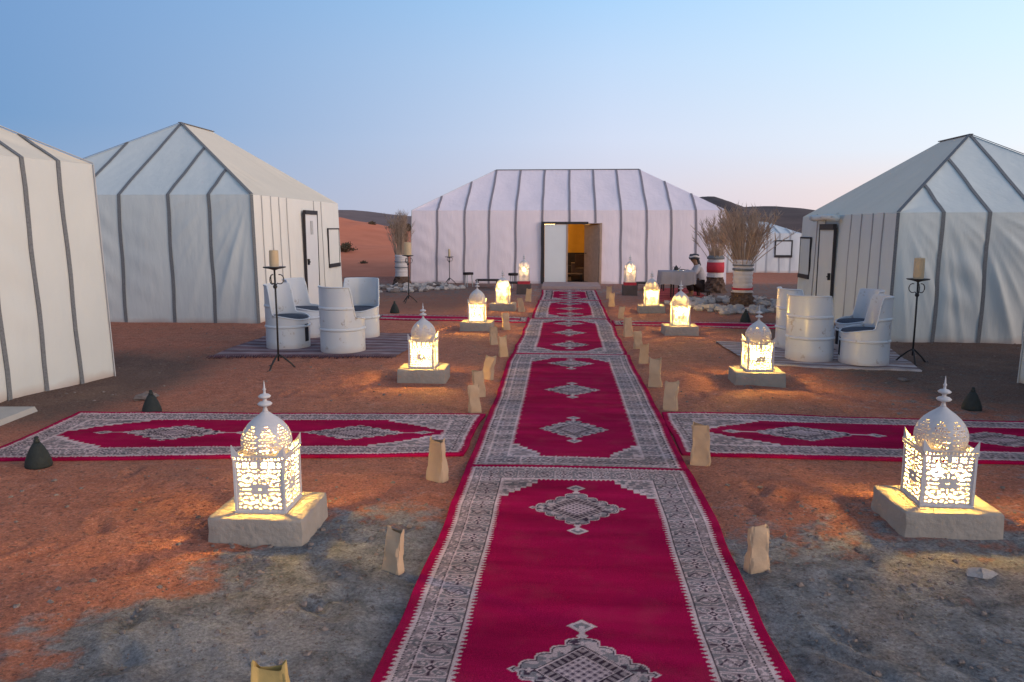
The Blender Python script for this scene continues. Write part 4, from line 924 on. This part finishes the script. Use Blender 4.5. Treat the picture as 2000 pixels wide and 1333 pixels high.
# ------------------------------------------------------------------ candle stands
def candle_stand(loc, h, cw, ch, label, rz=0.3):
    o = thing('candle_stand', label, 'candle stand', loc, rz, 'iron candle stands')
    mb = MB(); mb.tube([(0, 0, .10), (.004, 0, h*.5), (0, 0, h)], .011, 8); mb.lathe([(.018, 0), (.026, .02), (.018, .04)], 10, (0, 0, h*.80)); mb.build('pole', M_iron, o, smooth=True)
    for k in range(3):
        a = 2*PI*k/3; mb = MB(); c, s = math.cos(a), math.sin(a)
        mb.tube([(0, 0, .18), (.05*c, .05*s, .15), (.14*c, .14*s, .07), (.2*c, .2*s, .0), (.23*c, .23*s, .012)], .011, 6); mb.build('foot', M_iron, o, smooth=True)
        mb = MB(); z0 = h*.83; mb.tube([(.01*c, .01*s, z0)]+[(c*(.055+.045*math.cos(t)), s*(.055+.045*math.cos(t)), z0+.07+.055*math.sin(t)) for t in [PI*1.3+q*.45 for q in range(10)]], .006, 5); mb.build('scroll', M_iron, o, smooth=True)
    mb = MB(); mb.lathe([(.01, -.03), (.05, -.015), (.125, 0), (.132, .012), (.12, .012), (.02, .004)], 24, (0, 0, h)); mb.build('drip_plate', M_iron, o, smooth=True)
    mb = MB(); mb.lathe([(cw*.5, 0), (cw*.5, ch*.5), (cw*.495, ch*.97), (cw*.43, ch), (cw*.3, ch*.97), (.01, ch*.955)], 20); mb.tube([(0, 0, ch*.95), (.003, 0, ch+.012)], .003, 5)
    tag(mb.build('candle', M_candle, None, tuple(Vector(loc)+Vector((0, 0, h+.013)))), 'thick beige candle standing on '+label, 'candle', 'thick candles on the iron stands'); return o
for (x, y, h, cw, ch, lb) in [(-3.37, 8.75, 1.20, .105, .19, 'the iron stand left of the barrel chairs'), (4.27, 9.62, 1.03, .12, .25, 'the iron stand before the right tent'),
                              (-3.48, 16.95, 1.06, .16, .28, 'the iron stand before the left palm stump'), (3.80, 17.6, 1.06, .14, .24, 'the iron stand between the right palm stumps'),
                              (-3.42, 22.7, .80, .07, .22, 'the small iron stand against the dining tent')]:
    s_ = candle_stand((x, y, gz(x, y)-.01), h, cw, ch, lb); s_['label'] = 'black scrolled '+lb[4:].replace('stand', 'candle stand', 1)

# ------------------------------------------------------------------ paper bag lights along the carpet
def bag_mesh(seed, w=.118, d=.068, h=.28):
    rg = np.random.default_rng(seed); nx, nz = 28, 14; vs = []; fs = []; ph = rg.uniform(0, 6, 4); lean = rg.uniform(-.03, .03, 2); cr = rg.uniform(.3, .6)
    for side in (0, 1):
        for j in range(nz+1):
            z = h*j/nz
            for i in range(nx):
                a = 2*PI*i/nx; c, s = math.cos(a), math.sin(a); e = 0.30
                x = w/2*np.sign(c)*abs(c)**e; y = d/2*np.sign(s)*abs(s)**e
                f = 1-.07*math.exp(-((z/h-cr)/.16)**2)+.03*z/h+.12*math.exp(-((z/h-.12)/.22)**2)
                w_ = .0035*math.sin(2*a+z*17+ph[0])+.002*math.sin(3*a+z*26+ph[1])+.0025*math.sin(5*a-z*38+ph[1])+.0015*math.sin(9*a+z*60+ph[2])
                k = f*(1-(0.012/(w/2) if side else 0)*.25)
                tp = .014*math.sin(2*a+ph[3])*(z/h)**3
                y *= 1-.55*(z/h)**2; vs.append((x*k+w_*c+lean[0]*(z/h)**2, y*k+w_*s*1.6+lean[1]*(z/h)**2+.010*math.sin(c*2.2+z*16+ph[2])*(z/h), z+tp))
    m = (nz+1)*nx
    for side in (0, 1):
        for j in range(nz):
            for i in range(nx): i2 = (i+1) % nx; f = (side*m+j*nx+i, side*m+j*nx+i2, side*m+(j+1)*nx+i2, side*m+(j+1)*nx+i); fs.append(f if not side else f[::-1])
    for i in range(nx): i2 = (i+1) % nx; fs.append((nz*nx+i, nz*nx+i2, m+nz*nx+i2, m+nz*nx+i))
    fs.append(tuple(range(nx-1, -1, -1))); mb = MB(); mb.add(vs, fs); me = mb.mesh('paper', M_paper); auto_smooth(me, 28); return me
bags = [bag_mesh(s) for s in range(5)]; bag_y = bag_mesh(7); bag_y.materials[0] = mat('yellow_paper', (0.50, 0.34, 0.13), 0.85, 0.15, 10, 0.25, 25)
mb = MB(); mb.lathe([(.05, 0), (.05, .01), (.001, .016)], 12); fill_me = mb.mesh('sand_fill', M_sandfill, True)
BG = {'left': [(-0.90, 2.19, .95), (-0.82, 3.49, .76), (-0.83, 4.87, .98), (-0.80, 6.75, .9), (-0.83, 7.35, .95), (-0.83, 8.2, .95), (-0.78, 9.8, .95), (-1.0, 10.85, .9), (-0.95, 12.45, .95), (-.85, 15.2, 1), (-.82, 17.4, 1)],
      'right': [(0.945, 3.61, .78), (0.97, 5.34, 1.02), (0.98, 6.95, .95), (0.96, 8.0, 1.05), (0.98, 9.4, .9), (1.02, 10.55, .9), (0.98, 11.8, 1.05), (1.05, 14.3, .8), (1.0, 16.3, 1), (1.05, 18.2, 1)]}
ordn2 = ['first', 'second', 'third', 'fourth', 'fifth', 'sixth', 'seventh', 'eighth', 'ninth', 'tenth', 'eleventh']
for sd_, pts in BG.items():
    for n_, (x, y, sc_) in enumerate(pts):
        ex = 'yellowish paper bag at the bottom edge, ' if (sd_, n_) == ('left', 0) else 'crumpled kraft paper bag, '
        o = thing('paper_bag', f'{ex}{ordn2[n_]} from the camera at the carpet\'s {sd_} edge', 'paper bag', (x, y, gz(x, y)-.004), random.uniform(-.5, .5), 'paper bag lights lining the carpet')
        o.scale = (sc_*random.uniform(.92, 1.08), sc_, sc_*random.uniform(.95, 1.05)); o.rotation_euler.x = random.uniform(-.05, .05); o.rotation_euler.y = random.uniform(-.07, .07)
        link('paper', bag_y if (sd_, n_) == ('left', 0) else bags[(n_*2+(sd_ == 'right')) % 5], o); link('sand_fill', fill_me, o, (0, 0, .07)).scale = (1, .5, 1)

# ------------------------------------------------------------------ dark cones on the sand
def cone_thing(x, y, label, k=1.0):
    o = thing('garden_torch', label, 'torch', (x, y, gz(x, y)-.004), 0, 'dark cone torches on the sand'); o.scale = (k, k, k)
    mb = MB(); mb.lathe([(.082, 0), (.086, .015), (.080, .05), (.062, .10), (.040, .145), (.024, .170)], 20); mb.build('cone_body', M_cone, o, smooth=True)
    mb = MB(); mb.lathe([(.016, .168), (.020, .176), (.018, .19), (.012, .195), (.016, .205), (.010, .214)], 12); mb.build('burner', M_cone, o, smooth=True)
for a in [(-3.70, 6.52, 'small dark cone torch on the sand behind the left side runner'), (-3.62, 4.90, 'small dark cone torch at the near left end of the left side runner', 1.0), (3.76, 7.2, 'small dark cone torch on the dark sand behind the nearest right lantern'),
          (-3.31, 14.75, 'small dark cone torch beyond the left barrel chairs', 1.1), (3.22, 13.85, 'small dark cone torch beside the narrow right runner', 1.1)]: cone_thing(*a)

# ------------------------------------------------------------------ palm stumps with dry fronds, ringed by stones
def palm(loc, label, base_h, wrap_h, H, spread, nf, mf, red, seed, r0=.26, r1=.17):
    rg = random.Random(seed); o = thing('palm_stump', label, 'palm', loc, 0, 'palm stumps holding dry fronds')
    mb = MB(); n = 20; prof = []; vs = []; fs = []; rows = 9
    for j in range(rows):
        z = -.05+(base_h+.05)*j/(rows-1); r = r0+(r1*1.05-r0)*j/(rows-1)
        for i in range(n): a = 2*PI*i/n; rr = r*(1+.10*math.sin(i*2.3+j*1.7)+rg.uniform(-.07, .07)); vs.append((rr*math.cos(a), rr*math.sin(a), z))
    fs = [(j*n+i, j*n+(i+1) % n, (j+1)*n+(i+1) % n, (j+1)*n+i) for j in range(rows-1) for i in range(n)]; fs.append(tuple((rows-1)*n+i for i in range(n))); mb.add(vs, fs); mb.build('trunk', M_trunk, o)
    mb = MB(); pr = [(r1*1.25, base_h-.02)]; q = 0; z = base_h
    while z < base_h+wrap_h: pr += [(r1*(1.06-.02*q % .06), z+.01), (r1*1.12, z+.03), (r1*1.03, z+.075)]; z += .085; q += 1
    mb.lathe(pr, 22); mb.build('cloth_wrap', M_cloth, o, smooth=True)
    zt = base_h+wrap_h
    for (z, hgt, m_) in red:
        mb = MB(); mb.lathe([(r1*1.15, z), (r1*1.19, z+hgt*.5), (r1*1.15, z+hgt)], 22); mb.build('wrap_band', m_, o, smooth=True)
    mb = MB(); mb.lathe([(r1*1.0, zt), (r1*1.1, zt+.02), (r1*.95, zt+.05)], 18); mb.build('tie_band', M_strap, o)
    for pas, (m_, cnt) in enumerate(((mf[0], nf), (mf[1], nf//2))):
        mb = MB()
        for k in range(cnt):
            a = rg.uniform(0, 2*PI); t = abs(rg.gauss(0, .5))*spread; L = (H-zt)*rg.uniform(.55, 1.08); b0 = Vector((math.cos(a), math.sin(a), 0))*r1*.8*math.sqrt(rg.random()); b0.z = zt-.1
            d = Vector((math.cos(a)*math.sin(t), math.sin(a)*math.sin(t), math.cos(t))); cv = rg.uniform(-.1, .35)*spread
            pts = [b0+d*L*f+Vector((math.cos(a), math.sin(a), -.25))*cv*L*f*f for f in (0, .35, .65, .85, 1)]
            mb.tube(pts, [.011, .009, .006, .004, .0015], 3)
            for q in range(13):
                f = rg.uniform(.42, .98); ii = int(f*4*.999); p = pts[ii].lerp(pts[ii+1], f*4-ii); ang = rg.uniform(0, 6.3); e = (d*.8+Vector((math.cos(ang), math.sin(ang), 0))*.55).normalized()*rg.uniform(.10, .24); w = e.cross(Vector((.3, .7, .2))).normalized()*.006
                mb.add([p-w, p+w, p+e*.6+w*.6+Vector((0, 0, -.005)), p+e, p+e*.6-w*.6], [(0, 1, 2, 3, 4)])
        tag(mb.build('dry_fronds', m_, o), kind='stuff')
    return o
FR = (M_frond, M_frondL)
palm((3.80, 16.75, gz(3.8, 16.75)), 'nearer right palm stump in white wrapping with a wide spray of dry brown fronds', .30, .60, 2.12, .60, 100, FR, [(.33, .045, M_red), (.74, .05, M_strap), (.84, .03, M_strap)], 1, .27, .19)
palm((3.88, 20.2, gz(3.9, 20.2)), 'farther right palm stump with a red patch on its white wrapping', .42, .48, 1.95, .50, 52, (M_frond, M_frondL), [(.52, .26, M_red), (.86, .06, M_strap)], 2, .30, .19)
palm((-4.62, 21.6, gz(-4.6, 21.6)), 'left palm stump in white wrapping with upright pale fronds by the dining tent', .30, .52, 2.10, .22, 60, (M_frondL, M_frond), [(.52, .025, M_strap), (.68, .025, M_strap)], 3, .30, .17)
def stone_ring(cx, cy, rx, ry, n, lab, grp, gap=None):
    k = 0
    while k < n:
        a = random.uniform(0, 2*PI); rr = abs(1+random.gauss(0, .24)); x = cx+rx*rr*math.cos(a); y = cy+ry*rr*math.sin(a)
        if gap and gap(x, y): continue
        r = random.uniform(.055, .125); dk = random.random() < .25
        o = link('stone', (random.choice(stonesD) if dk else random.choice(stones)), None, (x, y, gz(x, y)+r*.30), random.uniform(0, 6)); o.scale = (r*1.2, r, r)
        tag(o, ('grey' if dk else 'whitewashed')+' rough stone '+lab, 'stone', ('grey' if dk else 'whitewashed')+grp); k += 1
stone_ring(3.68, 16.75, .92, 1.25, 135, 'in the ring round the two right palm stumps', ' stones ringing the right palm stumps', lambda x, y: math.hypot(x-3.8, y-16.75) < .3)
stone_ring(-4.25, 20.75, 1.0, .95, 95, 'in the ring round the left palm stump', ' stones ringing the left palm stump', lambda x, y: y > 22.6 or math.hypot(x+4.62, y-21.6) < .3)

# ------------------------------------------------------------------ tea table, stools and low tables near the dining tent
tb = thing('tea_table', 'small table under a grey cloth to the right of the carpet, before the dining tent', 'table', (2.62, 18.3, gz(2.6, 18.3)))
mb = MB(); mb.box((0, 0, .635), (.78, .6, .03)); mb.build('table_top', M_dark, tb)
for a, b in ((-1, -1), (1, -1), (1, 1), (-1, 1)): mb = MB(); mb.box((a*.09, b*.2, .31), (.035, .035, .62)); mb.build('leg', M_dark, tb)
mb = MB(); vs = []; n = 60
def rect(t, w, d):
    t = t % 1.0*4; k = int(t); f = t-k
    return [(-w+2*w*f, -d), (w, -d+2*d*f), (w-2*w*f, d), (-w, d-2*d*f)][k]
for (z, ex) in ((.655, 0), (.645, .008), (.5, .012), (.35, .016)):
    for i in range(n):
        x, y = rect(i/n, .395, .305); f = ex+(.014*math.sin(i*1.7) if z < .6 else 0); l = math.hypot(x, y); vs.append((x*(1+f/l), y*(1+f/l), z+(.02*math.sin(i*.5) if z < .4 else 0)))
mb.add(vs, [(j*n+(i+1) % n, j*n+i, (j+1)*n+i, (j+1)*n+(i+1) % n) for j in range(3) for i in range(n)]+[tuple(range(n))]); tag(mb.build('tablecloth', M_tcloth, None, (2.62, 18.3, gz(2.6, 18.3)), smooth=True), 'grey cloth draped over the tea table', 'tablecloth')
zt = gz(2.6, 18.3)+.657
tr = thing('tea_tray', 'round silver tray on the grey covered table', 'tray', (2.66, 18.25, zt)); mb = MB(); mb.lathe([(.02, 0), (.13, .0), (.15, .018), (.155, .018), (.135, -.0), (.02, .006)], 24); mb.build('tray_dish', M_silver, tr, smooth=True)
tp = thing('teapot', 'small dark teapot on the silver tray', 'teapot', (2.60, 18.25, zt+.008)); mb = MB(); mb.lathe([(.03, 0), (.05, .02), (.055, .05), (.04, .085), (.02, .10), (.006, .125)], 16); mb.build('pot_body', M_iron, tp, smooth=True)
mb = MB(); mb.tube([(.045, 0, .03), (.085, 0, .06), (.10, 0, .095)], [.012, .009, .006], 6); mb.build('spout', M_iron, tp); mb = MB(); mb.tube([(-.04, 0, .085), (-.09, 0, .08), (-.09, 0, .04), (-.045, 0, .02)], .006, 6); mb.build('handle', M_iron, tp)
def stool(x, y, h, r, label):
    o = thing('round_stool', label, 'stool', (x, y, gz(x, y)), 0, 'dark round stools by the dining tent')
    mb = MB(); mb.lathe([(.02, h-.07), (r*.95, h-.07), (r, h-.04), (r*.96, h-.005), (.02, h)], 20); mb.build('seat', M_dark, o, smooth=True)
    for k in range(3): a = 2*PI*k/3+.4; mb = MB(); mb.tube([(r*.7*math.cos(a), r*.7*math.sin(a), h-.07), (r*.85*math.cos(a), r*.85*math.sin(a), 0)], .015, 6); mb.build('leg', M_seam, o)
def low_table(x, y, w, d, h, label):
    o = thing('low_table', label, 'table', (x, y, gz(x, y)), 0, 'low dark tables by the dining tent')
    mb = MB(); mb.box((0, 0, h), (w, d, .035)); mb.build('table_top', M_dark, o)
    for a, b in ((-1, -1), (1, -1), (1, 1), (-1, 1)): mb = MB(); mb.box((a*(w/2-.03), b*(d/2-.03), h/2-.01), (.03, .03, h-.02)); mb.build('leg', M_dark, o)
stool(-2.72, 21.6, .42, .15, 'dark round stool against the dining tent, left of the carpet, apart from the lantern'); stool(-1.42, 21.2, .42, .14, 'dark round stool beside the last left lantern')
low_table(-2.15, 21.3, .62, .45, .22, 'low dark table between the two round stools'); low_table(-1.35, 20.5, .85, .45, .20, 'low dark table behind the last left lantern'); low_table(2.25, 20.6, .75, .45, .2, 'low dark table behind the last right lantern')

# ------------------------------------------------------------------ the person crouching at the tea table
def skin(name, verts, edges, radii, m, parent, root=0, sub=2):
    me = bpy.data.meshes.new(name); me.from_pydata(verts, edges, []); o = link(name, me, parent); me.materials.append(m)
    md = o.modifiers.new('skin', 'SKIN'); md.use_smooth_shade = True
    for i, r in enumerate(radii):
        me.skin_vertices[0].data[i].radius = (r, r) if not isinstance(r, tuple) else r
        me.skin_vertices[0].data[i].use_root = (i == root)
    s_ = o.modifiers.new('smooth', 'SUBSURF'); s_.levels = sub; s_.render_levels = sub; return o
px, py = 3.33, 18.95
pr = thing('person', 'person in a wound headscarf, pale shirt and dark trousers crouching at the grey covered table', 'person', (px, py, gz(px, py)))
V_ = [(0, 0, .30), (-.03, 0, .45), (-.08, 0, .60), (-.12, 0, .70), (-.16, 0, .78), (-.19, 0, .84), (-.215, 0, .915), (-.21, 0, .965), (-.30, 0, .895)]   # 0..8 pelvis - spine - neck - head - nose
Rr = [.12, .115, .115, .10, .045, .06, .085, .06, .014]
E_ = [(0, 1), (1, 2), (2, 3), (3, 4), (4, 5), (5, 6), (6, 7), (6, 8)]
for sg in (1, -1):
    b = len(V_)
    V_ += [(-.12, sg*.15, .70), (-.22, sg*.20, .56), (-.40, sg*.16, .62), (-.46, sg*.15, .64)]; Rr += [.055, .045, .033, .030]; E_ += [(3, b), (b, b+1), (b+1, b+2), (b+2, b+3)]
    for f, (dx, dy, dz) in enumerate([(-.07, -.03, .005), (-.08, -.01, 0), (-.078, .01, 0), (-.065, .028, 0)]):
        c = len(V_); V_ += [(-.46+dx*.5, sg*.15+dy*.7, .645+dz), (-.46+dx, sg*.15+dy, .635+dz)]; Rr += [.010, .008]; E_ += [(b+3, c), (c, c+1)]
    c = len(V_); V_ += [(-.47, sg*.15-sg*.035, .655), (-.50, sg*.15-sg*.05, .65)]; Rr += [.011, .009]; E_ += [(b+2, c), (c, c+1)]
    c = len(V_); V_ += [(-.06, sg*.09, .27), (-.34, sg*.14, .40), (-.24, sg*.13, .07), (-.30, sg*.13, .03), (-.40, sg*.14, .025)]; Rr += [.09, .06, .045, .04, .03]; E_ += [(0, c), (c, c+1), (c+1, c+2), (c+2, c+3), (c+3, c+4)]
skin('body', V_, E_, Rr, M_skin, pr)
sv = [(0, 0, .30), (-.03, 0, .45), (-.08, 0, .60), (-.12, 0, .71), (-.145, 0, .765)]; sr = [.15, .14, .135, .115, .07]; se = [(0, 1), (1, 2), (2, 3), (3, 4)]
for sg in (1, -1): b = len(sv); sv += [(-.12, sg*.15, .70), (-.22, sg*.20, .56), (-.38, sg*.165, .615)]; sr += [.072, .065, .05]; se += [(3, b), (b, b+1), (b+1, b+2)]
skin('shirt', sv, se, sr, M_shirt, pr)
tv = [(0.02, 0, .27)]; tr_ = [.15]; te = []
for sg in (1, -1): b = len(tv); tv += [(-.06, sg*.09, .27), (-.34, sg*.14, .40), (-.25, sg*.13, .12)]; tr_ += [.12, .085, .07]; te += [(0, b), (b, b+1), (b+1, b+2)]
skin('trousers', tv, te, tr_, M_trous, pr)
for z, r, m_ in ((.935, .100, M_turbD), (.965, .098, M_cloth), (.99, .085, M_turbD)):
    mb = MB(); mb.tube([(-.205+r*math.cos(t), r*math.sin(t), z+.012*math.sin(3*t)) for t in [2*PI*k/18 for k in range(19)]], .032, 8); mb.build('headscarf', m_, pr, smooth=True)
mb = MB(); mb.lathe([(.09, .96), (.08, 1.01), (.04, 1.035), (.005, 1.04)], 16, (-.205, 0, 0)); mb.build('headscarf', M_turbD, pr, smooth=True)
mb = MB(); mb.tube([(-.12, .02, .93), (-.10, .03, .84), (-.07, .03, .76), (-.04, .03, .66)], [.03, .04, .04, .03], 8); mb.build('headscarf', M_turbD, pr, smooth=True)
for sg in (1, -1): mb = MB(); mb.lathe([(.002, -.008), (.008, 0), (.002, .008)], 8, (-.292, sg*.03, .92)); mb.build('eye', M_slot, pr)
sb = thing('low_stool', 'low dark stool under the crouching person', 'stool', (px+.04, py, gz(px, py))); mb = MB(); mb.box((0, 0, .13), (.3, .3, .05), 0, 0, .96); mb.build('seat', M_dark, sb)
for a, b in ((-1, -1), (1, -1), (1, 1), (-1, 1)): mb = MB(); mb.box((a*.12, b*.12, .055), (.03, .03, .11)); mb.build('leg', M_dark, sb)
